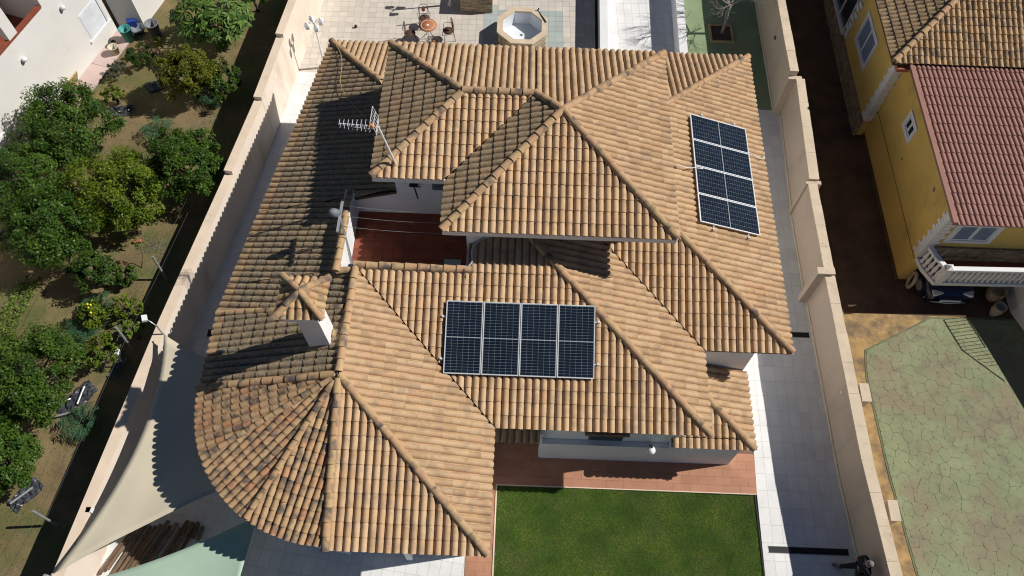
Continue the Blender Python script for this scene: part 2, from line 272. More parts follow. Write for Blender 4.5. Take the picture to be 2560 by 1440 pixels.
class MB:
    def __init__(s): s.v = []; s.f = []; s.r = []; s.sm = []
    def add(s, vs, fs, rnd=0.0, smooth=False):
        b = len(s.v); s.v.extend([tuple(x) for x in vs]); s.r.extend([rnd] * len(vs))
        s.f.extend([tuple(i + b for i in f) for f in fs]); s.sm.extend([smooth] * len(fs)); return s
    def hexa(s, p, rnd=0.0):           # 8 points: bottom ccw, top ccw
        return s.add(p, [(3, 2, 1, 0), (4, 5, 6, 7), (0, 1, 5, 4), (1, 2, 6, 5), (2, 3, 7, 6), (3, 0, 4, 7)], rnd)
    def box(s, x0, x1, y0, y1, z0, z1, rnd=0.0):
        return s.hexa([(x0, y0, z0), (x1, y0, z0), (x1, y1, z0), (x0, y1, z0), (x0, y0, z1), (x1, y0, z1), (x1, y1, z1), (x0, y1, z1)], rnd)
    def rbox(s, c, sx, sy, sz, ang=0.0, rnd=0.0, tilt=0.0):
        mtx = Matrix.Translation(c) @ Matrix.Rotation(ang, 4, 'Z') @ Matrix.Rotation(tilt, 4, 'Y')
        p = [mtx @ Vector((a * sx / 2, b * sy / 2, d * sz / 2)) for d in (-1, 1) for a, b in ((-1, -1), (1, -1), (1, 1), (-1, 1))]
        return s.hexa(p, rnd)
    def prism(s, poly, z0, z1, rnd=0.0):      # z0/z1 numbers or functions of x,y
        f0 = z0 if callable(z0) else (lambda x, y: z0); f1 = z1 if callable(z1) else (lambda x, y: z1)
        n = len(poly); a = sum(poly[i][0] * poly[(i + 1) % n][1] - poly[(i + 1) % n][0] * poly[i][1] for i in range(n))
        if a < 0: poly = poly[::-1]
        vs = [(x, y, f0(x, y)) for x, y in poly] + [(x, y, f1(x, y)) for x, y in poly]
        fs = [tuple(range(n - 1, -1, -1)), tuple(range(n, 2 * n))] + [(i, (i + 1) % n, n + (i + 1) % n, n + i) for i in range(n)]
        return s.add(vs, fs, rnd)
    def tube(s, p0, p1, r0, r1=None, n=8, rnd=0.0, cap=True):
        p0, p1 = Vector(p0), Vector(p1); r1 = r0 if r1 is None else r1; d = (p1 - p0)
        if d.length < 1e-6: return s
        q = d.to_track_quat('Z', 'Y'); vs = []
        for p, r in ((p0, r0), (p1, r1)):
            for i in range(n):
                a = 2 * math.pi * i / n; vs.append(p + q @ Vector((r * math.cos(a), r * math.sin(a), 0)))
        fs = [(i, (i + 1) % n, n + (i + 1) % n, n + i) for i in range(n)]
        s.add(vs, fs, rnd, True)
        if cap: s.add(vs[:n], [tuple(range(n - 1, -1, -1))], rnd); s.add(vs[n:], [tuple(range(n))], rnd)
        return s
    def path(s, pts, r, n=6, rnd=0.0):
        rr = r if isinstance(r, (list, tuple)) else [r] * len(pts)
        pts = [Vector(p) for p in pts]; vs = []
        for k, p in enumerate(pts):
            d = (pts[min(k + 1, len(pts) - 1)] - pts[max(k - 1, 0)]).normalized(); q = d.to_track_quat('Z', 'Y')
            for i in range(n):
                a = 2 * math.pi * i / n; vs.append(p + q @ Vector((rr[k] * math.cos(a), rr[k] * math.sin(a), 0)))
        fs = [(k * n + i, k * n + (i + 1) % n, (k + 1) * n + (i + 1) % n, (k + 1) * n + i) for k in range(len(pts) - 1) for i in range(n)]
        fs += [tuple(range(n - 1, -1, -1)), tuple((len(pts) - 1) * n + i for i in range(n))]
        return s.add(vs, fs, rnd, True)
    def lathe(s, prof, c=(0, 0, 0), n=16, rnd=0.0, mtx=None):
        vs = []; fs = []
        for r, z in prof:
            for i in range(n):
                a = 2 * math.pi * i / n; v = Vector((r * math.cos(a), r * math.sin(a), z))
                v = (mtx @ v) if mtx else v
                vs.append(v + Vector(c))
        for k in range(len(prof) - 1):
            for i in range(n): fs.append((k * n + i, k * n + (i + 1) % n, (k + 1) * n + (i + 1) % n, (k + 1) * n + i))
        fs.append(tuple(range(n - 1, -1, -1))); fs.append(tuple((len(prof) - 1) * n + i for i in range(n)))
        return s.add(vs, fs, rnd, True)
    def mesh(s, name, mat):
        me = bpy.data.meshes.new(name); me.from_pydata([tuple(x) for x in s.v], [], s.f)
        at = me.attributes.new('rnd', 'FLOAT', 'POINT'); at.data.foreach_set('value', s.r)
        if any(s.sm): me.polygons.foreach_set('use_smooth', s.sm)
        for m_ in (mat if isinstance(mat, (list, tuple)) else [mat]): me.materials.append(m_)
        me.update(); return me
    def build(s, name, mat, parent=None, bevel=0.0, **kw):
        o = link(name, s.mesh(name, mat), parent, **kw)
        if bevel:
            b = o.modifiers.new('bevel', 'BEVEL'); b.width = bevel; b.segments = 2; b.limit_method = 'ANGLE'
        return o
def copy_tree(o, parent=None):
    c = o.copy(); COL.objects.link(c)
    if parent is not None: c.parent = parent
    for ch in list(o.children): copy_tree(ch, c)
    return c
def struct(o): o['kind'] = 'structure'; return o

# ================================================================== GROUND AND PAVING
gz = MB(); gz.box(-150, 150, -150, 150, -0.6, -0.16); struct(gz.build('ground', M['ground']))
def sheet(name, poly, z, mat, t=0.03):
    m = MB(); m.prism(poly, z - t, z); return struct(m.build(name, mat))
sheet('garden_soil', [(-60, -20), (-10.4, -20), (-11.9, 3.0), (-10.05, 16.3), (-9.65, 19.5), (-9.2, 24.8), (-8.7, 40), (-60, 40)], -0.06, M['soil'], 0.08)

def tiled(name, mat, base_mat, poly, holes, origin, ang, tw, tl, gap, z, near=(0, 8), limit=280, piece='floor_tile', stagger=0.0, tilemat2=None, thick=0.02):
    """a pavement: a grout bed and laid tiles; whole and cut tiles are pieces of it, the far ones joined"""
    bed = MB(); bed.prism(poly, z - 0.12, z - 0.006); root = struct(bed.build(name, base_mat))
    xs = [p[0] for p in poly]; ys = [p[1] for p in poly]
    ca, sa = math.cos(ang), math.sin(ang)
    def w2(a, b): return (origin[0] + a * ca - b * sa, origin[1] + a * sa + b * ca)
    def clip(pg, cl):
        n = len(cl); ar = sum(cl[i][0] * cl[(i + 1) % n][1] - cl[(i + 1) % n][0] * cl[i][1] for i in range(n))
        if ar < 0: cl = cl[::-1]
        for i in range(n):
            a, b = cl[i], cl[(i + 1) % n]; out = []
            for j in range(len(pg)):
                p, q = pg[j], pg[(j + 1) % len(pg)]
                dp = (b[0] - a[0]) * (p[1] - a[1]) - (b[1] - a[1]) * (p[0] - a[0]); dq = (b[0] - a[0]) * (q[1] - a[1]) - (b[1] - a[1]) * (q[0] - a[0])
                if dp >= 0: out.append(p)
                if (dp > 0) != (dq > 0) and dp != dq:
                    t = dp / (dp - dq); out.append((p[0] + t * (q[0] - p[0]), p[1] + t * (q[1] - p[1])))
            pg = out
            if len(pg) < 3: return []
        return pg
    def inside(x, y):
        r_ = False; n = len(poly)
        for i in range(n):
            (x0, y0), (x1, y1) = poly[i], poly[(i + 1) % n]
            if (y0 > y) != (y1 > y) and x < (x1 - x0) * (y - y0) / (y1 - y0) + x0: r_ = not r_
        return r_
    def near_vertex(x, y): return any((x - a) ** 2 + (y - b) ** 2 < (tw + tl) ** 2 / 3 for a, b in poly)
    R_ = max(max(xs) - min(xs), max(ys) - min(ys)) * 1.6 + 3
    cells = []
    na, nb = int(R_ / tw) + 2, int(R_ / tl) + 2
    for j in range(-nb, nb):
        for i in range(-na, na):
            a0 = i * tw + (stagger * tw if j % 2 else 0); b0 = j * tl
            pg = [w2(a0 + gap / 2, b0 + gap / 2), w2(a0 + tw - gap / 2, b0 + gap / 2), w2(a0 + tw - gap / 2, b0 + tl - gap / 2), w2(a0 + gap / 2, b0 + tl - gap / 2)]
            cx, cy = sum(p[0] for p in pg) / 4, sum(p[1] for p in pg) / 4
            if cx < min(xs) - tw or cx > max(xs) + tw or cy < min(ys) - tl or cy > max(ys) + tl: continue
            if any(h(cx, cy) for h in holes): continue
            q = pg if all(inside(*c) for c in pg) and not near_vertex(cx, cy) else clip(poly, pg)
            if len(q) < 3: continue
            ar = abs(sum(q[k][0] * q[(k + 1) % len(q)][1] - q[(k + 1) % len(q)][0] * q[k][1] for k in range(len(q)))) / 2
            if ar < 0.003: continue
            cells.append(((cx - near[0]) ** 2 + (cy - near[1]) ** 2, q, ar > 0.97 * (tw - gap) * (tl - gap), cx, cy))
    cells.sort(key=lambda c: c[0])
    tm = MB(); tm.rbox((0, 0, -thick / 2), tw - gap, tl - gap, thick); full = tm.mesh(piece, mat)
    alt = None
    if tilemat2: alt = full.copy(); alt.materials[0] = tilemat2[0]
    rest = MB(); rest2 = MB()
    for k, (d, q, isfull, cx, cy) in enumerate(cells):
        a2 = tilemat2 and tilemat2[1](cx, cy)
        dz = random.uniform(-0.0016, 0.0016)
        if k < limit:
            if isfull:
                o = link(piece, alt if a2 else full, root, mw=Matrix.Translation((cx, cy, z + dz)) @ Matrix.Rotation(ang, 4, 'Z'))
            else:
                b = MB(); b.prism(q, z - thick, z + dz); b.build(piece, tilemat2[0] if a2 else mat, root)
        else: (rest2 if a2 else rest).prism(q, z - thick, z + dz, random.random())
    if rest.v: tag(rest.build('far_' + piece + 's', mat, root), kind='stuff')
    if rest2.v: tag(rest2.build('far_' + piece + 's', tilemat2[0], root), kind='stuff')
    return root

def in_house(x, y):      # under the roofs: nothing of the floor shows there
    return (-7.6 < x < 4.9 and 8.6 < y < 20.2) or (0.5 < x < 6.6 and 7.9 < y < 20.4) or (-4.0 < x < -1.2 and 4.7 < y < 9)
tiled('side_path', M['pale_tile'], M['grout'], [(7.55, 0.5), (10.4, 0.5), (10.4, 21.7), (7.9, 21.7), (6.8, 12), (7.62, 6.4)], [in_house], (7.62, 6.0), rad(-0.8), 0.325, 0.515, 0.005, 0.0, near=(8.8, 9), limit=290)
tiled('front_pavement', M['pale_tile'], M['grout'], [(-12.1, 1.0), (-1.1, 1.0), (-1.1, 6.3), (-3.6, 8.7), (-7.5, 9.0), (-7.0, 21.5), (-8.0, 22.8), (-9.6, 22.8), (-10.3, 13.4), (-11.3, 6.5)],
      [in_house, lambda x, y: x > -1.6 and y > 5.2, lambda x, y: y < 1.6], (-9.0, 4.0), rad(-7.3), 0.325, 0.515, 0.006, 0.0, near=(-7, 5), limit=290)
tiled('back_patio', M['patio_tile'], M['grout'], [(-9.2, 22.8), (-8.0, 22.8), (-6.8, 21.0), (3.0, 21.0), (3.06, 29.5), (-8.2, 29.5)], [in_house], (-1.65, 24.6), rad(1.2), 0.305, 0.305, 0.007, 0.0, near=(-0.8, 24.0), limit=290,
      tilemat2=(M['blue_tile'], lambda x, y: -1.66 < x < 1.66 and 24.5 < y < 26.9), piece='patio_tile')
tiled('ramp_floor', M['pale_tile'], M['grout'], [(3.35, 21.0), (6.3, 21.0), (6.5, 29.5), (3.5, 29.5)], [], (3.5, 22), rad(2), 0.325, 0.6, 0.006, 0.004, near=(5, 23), limit=120)
tiled('timber_look_terrace', mk('timber_look_tile', (0.44, 0.215, 0.13), 0.6, 0.1, 1.2, 0.08, 60, 0.0, stain=((0.33, 0.15, 0.09), 0.55, 2.5, 0.5), rnd=0.07), M['dark_grout'],
      [(-1.1, 1.0), (-0.3, 1.0), (-0.29, 6.4), (7.62, 6.37), (7.69, 7.9), (6.9, 8.6), (0.9, 8.8), (-1.1, 8.8)],
      [lambda x, y: x > 1.2 and y > 7.6], (0.0, 6.4), rad(-0.3), 0.51, 0.255, 0.005, 0.012, near=(2, 6.4), limit=200, stagger=0.5, piece='timber_look_tile')
sheet('green_yard', [(6.8, 21.72), (10.2, 21.72), (10.15, 30), (6.75, 30)], 0.0, M['green_paint'], 0.1)

# lawn: soil bed and real blades
sheet('lawn', [(-0.25, 0.5), (7.52, 0.5), (7.57, 6.33), (-0.26, 6.36)], -0.015, M['grass_soil'], 0.1)
nb = 70000
gx = RNG.uniform(-0.25, 7.54, nb); gy = RNG.uniform(3.2, 6.35, nb); ga = RNG.uniform(0, 6.283, nb); gh = RNG.uniform(0.02, 0.042, nb); gl = RNG.uniform(0.025, 0.06, nb)
gd = RNG.uniform(0, 6.283, nb); gw = RNG.uniform(0.005, 0.009, nb)
V = np.zeros((nb, 3, 3)); V[:, 0, 0] = gx - np.cos(ga) * gw; V[:, 0, 1] = gy - np.sin(ga) * gw; V[:, 1, 0] = gx + np.cos(ga) * gw; V[:, 1, 1] = gy + np.sin(ga) * gw
V[:, 2, 0] = gx + np.cos(gd) * gl; V[:, 2, 1] = gy + np.sin(gd) * gl; V[:, 0, 2] = V[:, 1, 2] = -0.015; V[:, 2, 2] = gh - 0.015
def tri_mesh(name, V, mat, rnd, nper):
    me = bpy.data.meshes.new(name); n = len(V); me.vertices.add(n * nper); me.vertices.foreach_set('co', V.reshape(-1).astype(np.float32))
    me.loops.add(n * nper); me.loops.foreach_set('vertex_index', np.arange(n * nper, dtype=np.int32))
    me.polygons.add(n); me.polygons.foreach_set('loop_start', np.arange(0, n * nper, nper, dtype=np.int32)); me.polygons.foreach_set('loop_total', np.full(n, nper, dtype=np.int32))
    at = me.attributes.new('rnd', 'FLOAT', 'POINT'); at.data.foreach_set('value', np.repeat(rnd, nper).astype(np.float32))
    me.materials.append(mat); me.update(calc_edges=True); me.validate(); return me
tag(link('grass', tri_mesh('grass', V, M['grass'], RNG.rand(nb), 3)), 'short green lawn grass with paler worn patches', 'grass', kind='stuff')
e = MB(); e.box(-0.302, -0.262, 0.5, 6.4, -0.1, 0.035); e.box(-0.30, 7.6, 6.365, 6.395, -0.1, 0.02)
struct(e.build('lawn_edging', M['cream_cap']))
e = MB(); e.box(7.545, 7.575, 0.5, 6.37, -0.1, 0.02); struct(e.build('lawn_border_strip', M['dark']))

# right neighbour's ground
GREEN = [(11.79, 11.36), (14.26, 12.69), (18.5, 12.75), (20.5, -1.0), (12.9, -1.0), (12.0, 4.24), (11.76, 7.2), (11.66, 10.4)]
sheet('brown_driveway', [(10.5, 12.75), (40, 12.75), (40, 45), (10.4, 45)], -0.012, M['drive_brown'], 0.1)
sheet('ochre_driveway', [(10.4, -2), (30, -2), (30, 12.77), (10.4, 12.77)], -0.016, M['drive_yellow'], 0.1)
# stamped crazy paving: Voronoi stones set into a joint bed
gp = GREEN
bed = MB(); bed.prism(gp, -0.05, -0.003); yard = struct(bed.build('stamped_concrete_drive', M['green_joint']))
pts = []; rs = random.Random(3)
for _ in range(60000):
    x, y = rs.uniform(11.4, 18.2), rs.uniform(1.2, 13.2)
    if x > 19: continue
    if all((x - a) ** 2 + (y - b) ** 2 > 0.30 ** 2 * rs.uniform(0.6, 1.4) for a, b in pts): pts.append((x, y))
    if len(pts) > 800: break
def halfplane(pg, nx, ny, d):
    out = []
    for j in range(len(pg)):
        p, q = pg[j], pg[(j + 1) % len(pg)]; dp = d - nx * p[0] - ny * p[1]; dq = d - nx * q[0] - ny * q[1]
        if dp >= 0: out.append(p)
        if (dp > 0) != (dq > 0) and dp != dq:
            t = dp / (dp - dq); out.append((p[0] + t * (q[0] - p[0]), p[1] + t * (q[1] - p[1])))
    return out
def inset_edges(poly, d):
    n = len(poly); ar = sum(poly[i][0] * poly[(i + 1) % n][1] - poly[(i + 1) % n][0] * poly[i][1] for i in range(n)); s_ = 1 if ar > 0 else -1
    r = []
    for i in range(n):
        a, b = poly[i], poly[(i + 1) % n]; L = math.hypot(b[0] - a[0], b[1] - a[1]); nx, ny = s_ * (b[1] - a[1]) / L, -s_ * (b[0] - a[0]) / L
        r.append((nx, ny, nx * a[0] + ny * a[1] - d))
    return r
ge = inset_edges(gp, 0.06)
stones = []
for (x, y) in pts:
    pg = [(x - .8, y - .8), (x + .8, y - .8), (x + .8, y + .8), (x - .8, y + .8)]
    for a, b in pts:
        dx, dy = a - x, b - y; L = math.hypot(dx, dy)
        if 0 < L < 1.3 and pg: pg = halfplane(pg, dx / L, dy / L, dx / L * (x + a) / 2 + dy / L * (y + b) / 2 - 0.002)
    for nx, ny, d in ge:
        if pg: pg = halfplane(pg, nx, ny, d)
    if len(pg) >= 3: stones.append((math.hypot(x - 12, y - 7), pg))
stones.sort(key=lambda q: q[0]); rest = MB()
def soften(pg, rr):
    out = []
    for j in range(len(pg)):
        p, a, b = Vector(pg[j]), Vector(pg[j - 1]), Vector(pg[(j + 1) % len(pg)])
        k = 0.2
        out += [tuple(p.lerp(a, k)), tuple(p.lerp((a + b) / 2, 0.06)), tuple(p.lerp(b, k))]
    return [(x + rr.uniform(-0.006, 0.006), y + rr.uniform(-0.006, 0.006)) for x, y in out]
for k, (d, pg) in enumerate(stones):
    pg = soften(pg, rs); z1 = 0.006 + rs.uniform(-0.003, 0.003)
    if k < 290: b = MB(); b.prism(pg, -0.03, z1); b.build('paving_stone', M['green_stone'], yard)
    else: rest.prism(pg, -0.03, z1, rs.random())
if rest.v: tag(rest.build('far_paving_stones', M['green_stone'], yard), kind='stuff')

# ================================================================== THE VILLA
house = thing('villa', 'large white villa in the middle with hipped tan clay tile roofs', 'house', (0, 12, 0))
m_ = 0.3288; ZE = 2.78
FULL = []          # (distance, matrix, rnd, wea, red, style)
STYLE = {}
def tile_template(key, w, hw, h, expo, mat):
    L = expo + 0.045; R_ = (hw * hw + h * h) / (2 * h); th = math.asin(min(1, hw / R_)); prof = [(0.0, -0.022)] + [(w / 2 + R_ * math.sin(-th + 2 * th * i / 9), R_ * math.cos(-th + 2 * th * i / 9) - (R_ - h) - 0.022) for i in range(10)] + [(w, -0.022)]
    n = len(prof); v = []
    for (s, z) in prof: v.append((s, 0.0, z + 0.028))
    for (s, z) in prof: v.append((w / 2 + (s - w / 2) * 0.985, L, z * 0.97))
    for (s, z) in prof: v.append((s, 0.012, z - 0.024))
    for (s, z) in prof: v.append((s, 0.0, z + 0.028))
    f = [(i, i + 1, n + i + 1, n + i) for i in range(n - 1)] + [(3 * n + i + 1, 3 * n + i, 2 * n + i, 2 * n + i + 1) for i in range(n - 1)]
    STYLE[key] = dict(w=w, expo=expo, v=np.array(v), f=f, nsm=n - 1, mat=mat, L=L)
tile_template('mix', 0.213, 0.092, 0.090, 0.366, 'tile')
tile_template('old', 0.213, 0.092, 0.084, 0.366, 'tile_old')
tile_template('barrel', 0.198, 0.088, 0.086, 0.292, 'tile_flamed')
STUFF = {}         # material key -> list of arrays
def stash(mat, v, f, rnd, wea, red, sm):
    STUFF.setdefault(mat, []).append((v, f, rnd, wea, red, sm))
def plane_z(ep, up, m):
    return lambda x, y: ep[2] + m * ((x - ep[0]) * up[0] + (y - ep[1]) * up[1])
CLIPJOBS = {}
def slope(ep, up, m, polys, style='mix', wea=0.0, red=0.0, s0=0.0, t0=-0.05, owner=None, single=True, deck=True, t0f=None, eave_fresh=False):
    L = math.hypot(*up); up = (up[0] / L, up[1] / L)
    c = 1 / math.sqrt(1 + m * m); u = Vector((up[0] * c, up[1] * c, m * c)); e_ = Vector((up[1], -up[0], 0)); nrm = e_.cross(u)
    O = Vector(ep); st = STYLE[style]; pz = plane_z(ep, up, m)
    F = Matrix(((e_.x, u.x, nrm.x, O.x), (e_.y, u.y, nrm.y, O.y), (e_.z, u.z, nrm.z, O.z), (0, 0, 0, 1)))
    tiles = {}
    for poly in polys:
        n = len(poly); ar = sum(poly[i][0] * poly[(i + 1) % n][1] - poly[(i + 1) % n][0] * poly[i][1] for i in range(n))
        if ar < 0: poly = poly[::-1]
        if deck:
            d = MB(); d.prism(poly, lambda x, y: pz(x, y) - 0.15, lambda x, y: pz(x, y) - 0.05); d.build('roof_deck', M['deck'], owner or house)
        st_ = [((x - O.x) * e_.x + (y - O.y) * e_.y, ((x - O.x) * up[0] + (y - O.y) * up[1]) / c) for x, y in poly]
        smin, smax = min(a for a, b in st_), max(a for a, b in st_); tmin, tmax = min(b for a, b in st_), max(b for a, b in st_)
        edges = []
        for i in range(n):
            a, b = poly[i], poly[(i + 1) % n]; LL = math.hypot(b[0] - a[0], b[1] - a[1])
            if LL < 1e-6: continue
            nx, ny = (b[1] - a[1]) / LL, -(b[0] - a[0]) / LL
            is_eave = abs((a[0] - ep[0]) * up[0] + (a[1] - ep[1]) * up[1]) < 0.01 and abs((b[0] - ep[0]) * up[0] + (b[1] - ep[1]) * up[1]) < 0.01
            if is_eave: continue
            edges.append((nx, ny, nx * a[0] + ny * a[1], a))
        bm = None
        for i in range(int((smin - s0) / st['w']) - 2, int((smax - s0) / st['w']) + 2):
            s_ = s0 + i * st['w']; tb = t0f(s_ + st['w'] / 2) if t0f else t0
            for j in range(-1, int((tmax - tb) / st['expo']) + 2):
                t_ = tb + j * st['expo']
                if t_ < tb - 1e-6: continue
                corners = [F @ Vector((s_ + a, t_ + b, 0)) for a, b in ((0, 0), (st['w'], 0), (st['w'], st['L']), (0, st['L']))]
                dmax = [max(nx * q.x + ny * q.y for q in corners) - d for nx, ny, d, _ in edges]; dmin = [min(nx * q.x + ny * q.y for q in corners) - d for nx, ny, d, _ in edges]
                if any(x > 0.005 for x in dmin) and any(x > -0.01 for x in dmin): continue
                key = (i, j); rr = random.Random(hash((round(ep[0], 2), round(ep[1], 2), i, j)) & 0xffffffff)
                rnd = rr.random(); we = wea * rr.uniform(0.75, 1.0)
                if eave_fresh and j == 0: we *= 0.25
                mtx = F @ Matrix.Translation((s_ + rr.uniform(-0.003, 0.003), t_ + rr.uniform(-0.006, 0.006), rr.uniform(0, 0.004))) @ Matrix.Rotation(rr.uniform(-0.008, 0.008), 4, 'Z')
                if all(x <= 0.012 for x in dmax):
                    ctr = corners[0].lerp(corners[2], 0.5)
                    dist = (ctr - Vector((0, 0, CAMZ))).length if single else 1e9
                    FULL.append((dist, mtx, rnd, we, red, style))
                else:
                    if bm is None:
                        bm = bmesh.new(); lay = [bm.verts.layers.float.new(k) for k in ('rnd', 'wea', 'red')]
                    vv = [bm.verts.new(mtx @ Vector(p)) for p in st['v']]
                    for q in vv: q[lay[0]] = rnd; q[lay[1]] = we; q[lay[2]] = red
                    for k, f in enumerate(st['f']):
                        fc = bm.faces.new([vv[a] for a in f]); fc.smooth = k < st['nsm']
        if bm is not None:
            for nx, ny, d, a in edges:
                g = bm.verts[:] + bm.edges[:] + bm.faces[:]
                bmesh.ops.bisect_plane(bm, geom=g, plane_co=(a[0] - nx * 0.012, a[1] - ny * 0.012, 0), plane_no=(nx, ny, 0), clear_outer=True, dist=1e-5)
            bm.verts.index_update()
            v = np.array([q.co[:] for q in bm.verts]) if len(bm.verts) else np.zeros((0, 3))
            f = [tuple(q.index for q in fc.verts) for fc in bm.faces]
            lay = [bm.verts.layers.float[k] for k in ('rnd', 'wea', 'red')]
            A = [np.array([q[l] for q in bm.verts]) for l in lay]
            stash((st['mat'], owner), v, f, A[0], A[1], A[2], [fc.smooth for fc in bm.faces]); bm.free()
    return pz

XE, YA, YF, XN, YC, XG, YB, XL, YAP = -0.42, 7.27, 3.83, 5.62, 9.87, 8.24, 21.66, -8.73, 8.05
XR = -4.6
# lower roofs
slope((0, YA, ZE), (0, 1), m_, [[(XE, YA), (XN, YA), (XN - 4.13, YA + 4.13), (XE - 4.13, YA + 4.13)], [(-1.33, 11.40), (1.49, 11.40), (-0.11, 13.0), (-1.33, 13.0)]], s0=XE)
slope((XN, 8, ZE), (-1, 0), m_, [[(XN, YA), (XN, YC), (2.49, 13.0), (-0.11, 13.0)]], s0=0.05)
slope((7, YC, ZE), (0, 1), m_, [[(XN, YC), (XG, YC), (5.11, 13.0), (2.49, 13.0)], [(4.2, 13.0), (5.11, 13.0), (4.2, 13.91)]], s0=0.05)
slope((XG, 12, ZE), (-1, 0), m_, [[(XG, YC), (XG, YB), (4.2, YB - 4.04), (4.2, YC + 4.04)]])
slope((0, YB, ZE), (0, -1), m_, [[(XG, YB), (-6.97, YB), (-4.45, 18.5), (5.08, 18.5)], [(5.08, 18.5), (4.2, 17.62), (4.2, 18.5)]], wea=0.22)
slope((XE, 5, ZE), (-1, 0), m_, [[(XE, YF), (XE, YA), (XR + 0.05, YA + 4.13), (XR + 0.02, YAP)]])
slope((-2, YF, ZE), (0, 1), m_, [[(XR + 0.03, YF), (XE, YF), (XR + 0.03, YAP - 0.02)]], s0=XR - 0.1)
# left slopes, weathered
slope((XL, 8, ZE), (1, 0), m_, [[(XL, YAP), (XR, YAP), (XR, 10.13), (XL, 10.43)]], style='old', wea=1.0, eave_fresh=True)
UL = (0.988, -0.155)
slope((XL, 10.43, ZE), UL, m_, [[(XL, 10.43), (XR, 10.13), (XR, 11.40), (-8.578, 11.40)], [(-8.578, 11.40), (-5.2, 11.40), (-5.2, 14.1), (-8.155, 14.1)],
                                [(-8.155, 14.1), (-3.67, 14.1), (-3.67, 17.78), (-6.97, YB)]], style='old', wea=1.0, eave_fresh=True)
# quarter cone in three gores
AP = (XR, YAP, ZE + m_ * 4.13); RC = 4.13
for a0, a1 in ((180, 209), (209, 239), (239, 270)):
    am = rad((a0 + a1) / 2); dx, dy = math.cos(am), math.sin(am)
    ep = (XR + RC * dx, YAP + RC * dy, ZE); c_ = 1 / math.sqrt(1 + m_ * m_)
    poly = [(XR, YAP)] + [(XR + (RC + 0.4) / math.cos(am - rad(a)) * math.cos(rad(a)) * 1.0, YAP + (RC + 0.4) / math.cos(am - rad(a)) * math.sin(rad(a))) for a in (a0, a1)]
    slope(ep, (-dx, -dy), m_, [poly], style='barrel', red=0.6, wea=0.15, t0f=lambda s: (RC - math.sqrt(max(RC * RC - s * s, 0.1))) * 1.0 / c_ - 0.05, deck=False)
    arc = [(XR + RC * math.cos(rad(a)), YAP + RC * math.sin(rad(a))) for a in np.linspace(a0, a1, 6)]
    pz = plane_z(ep, (-dx, -dy), m_)
    d = MB(); d.prism([(XR, YAP)] + arc, lambda x, y: pz(x, y) - 0.16, lambda x, y: pz(x, y) - 0.05); d.build('roof_deck', M['deck'], house)
# small lean-to roof at the front right, and its strip to the left
ZP, XP, YP = 1.0, 7.37, 7.48
slope((5, YP, ZP), (0, 1), m_, [[(4.93, YP), (XP, YP), (XP - 0.24, YP + 0.24), (4.93, YP + 0.24)], [(5.2, YP + 0.24), (XP - 0.24, YP + 0.24), (5.2, YP + 2.17)]], s0=4.93 - 5)
slope((XP, 8, ZP), (-1, 0), m_, [[(XP, YP), (XP, 9.97), (5.2, 9.97), (5.2, YP + 2.17)]])
slope((0, 7.44, ZP), (0, 1), m_, [[(-0.9, 7.44), (0.96, 7.44), (0.96, 8.3), (-0.9, 8.3)]])
# upper roofs
ZU = 5.5; PK = (1.22, 15.46); JR = (0.457, 16.27); JL = (-1.69, 16.27)
slope((1, 11.94, ZU), (0, 1), 0.304, [[(-2.03, 11.94), (4.47, 11.94), PK]], s0=-3.03)
slope((-2.03, 13, ZU), (1, 0), 0.329, [[(-2.03, 11.94), PK, JR, (-2.03, 13.68)]], style='old', wea=0.72)
slope((-3, 13.68, ZU), (0, 1), 0.316, [[(-4.18, 13.68), (-2.03, 13.68), JR, JL]])
slope((-4.18, 16, ZU), (1, 0), 0.3288, [[(-4.18, 13.68), JL, (-4.18, 18.9)]], style='old', wea=0.75)
slope((0, 18.9, ZU), (0, -1), 0.311, [[(-4.18, 18.9), JL, JR, (0.457, 18.9)], [(0.457, 18.9), JR, PK, (4.5, 18.9)]], wea=0.2)
slope((4.48, 15, ZU), (-1, 0), 0.329, [[(4.48, 11.94), (4.48, 18.9), PK]])

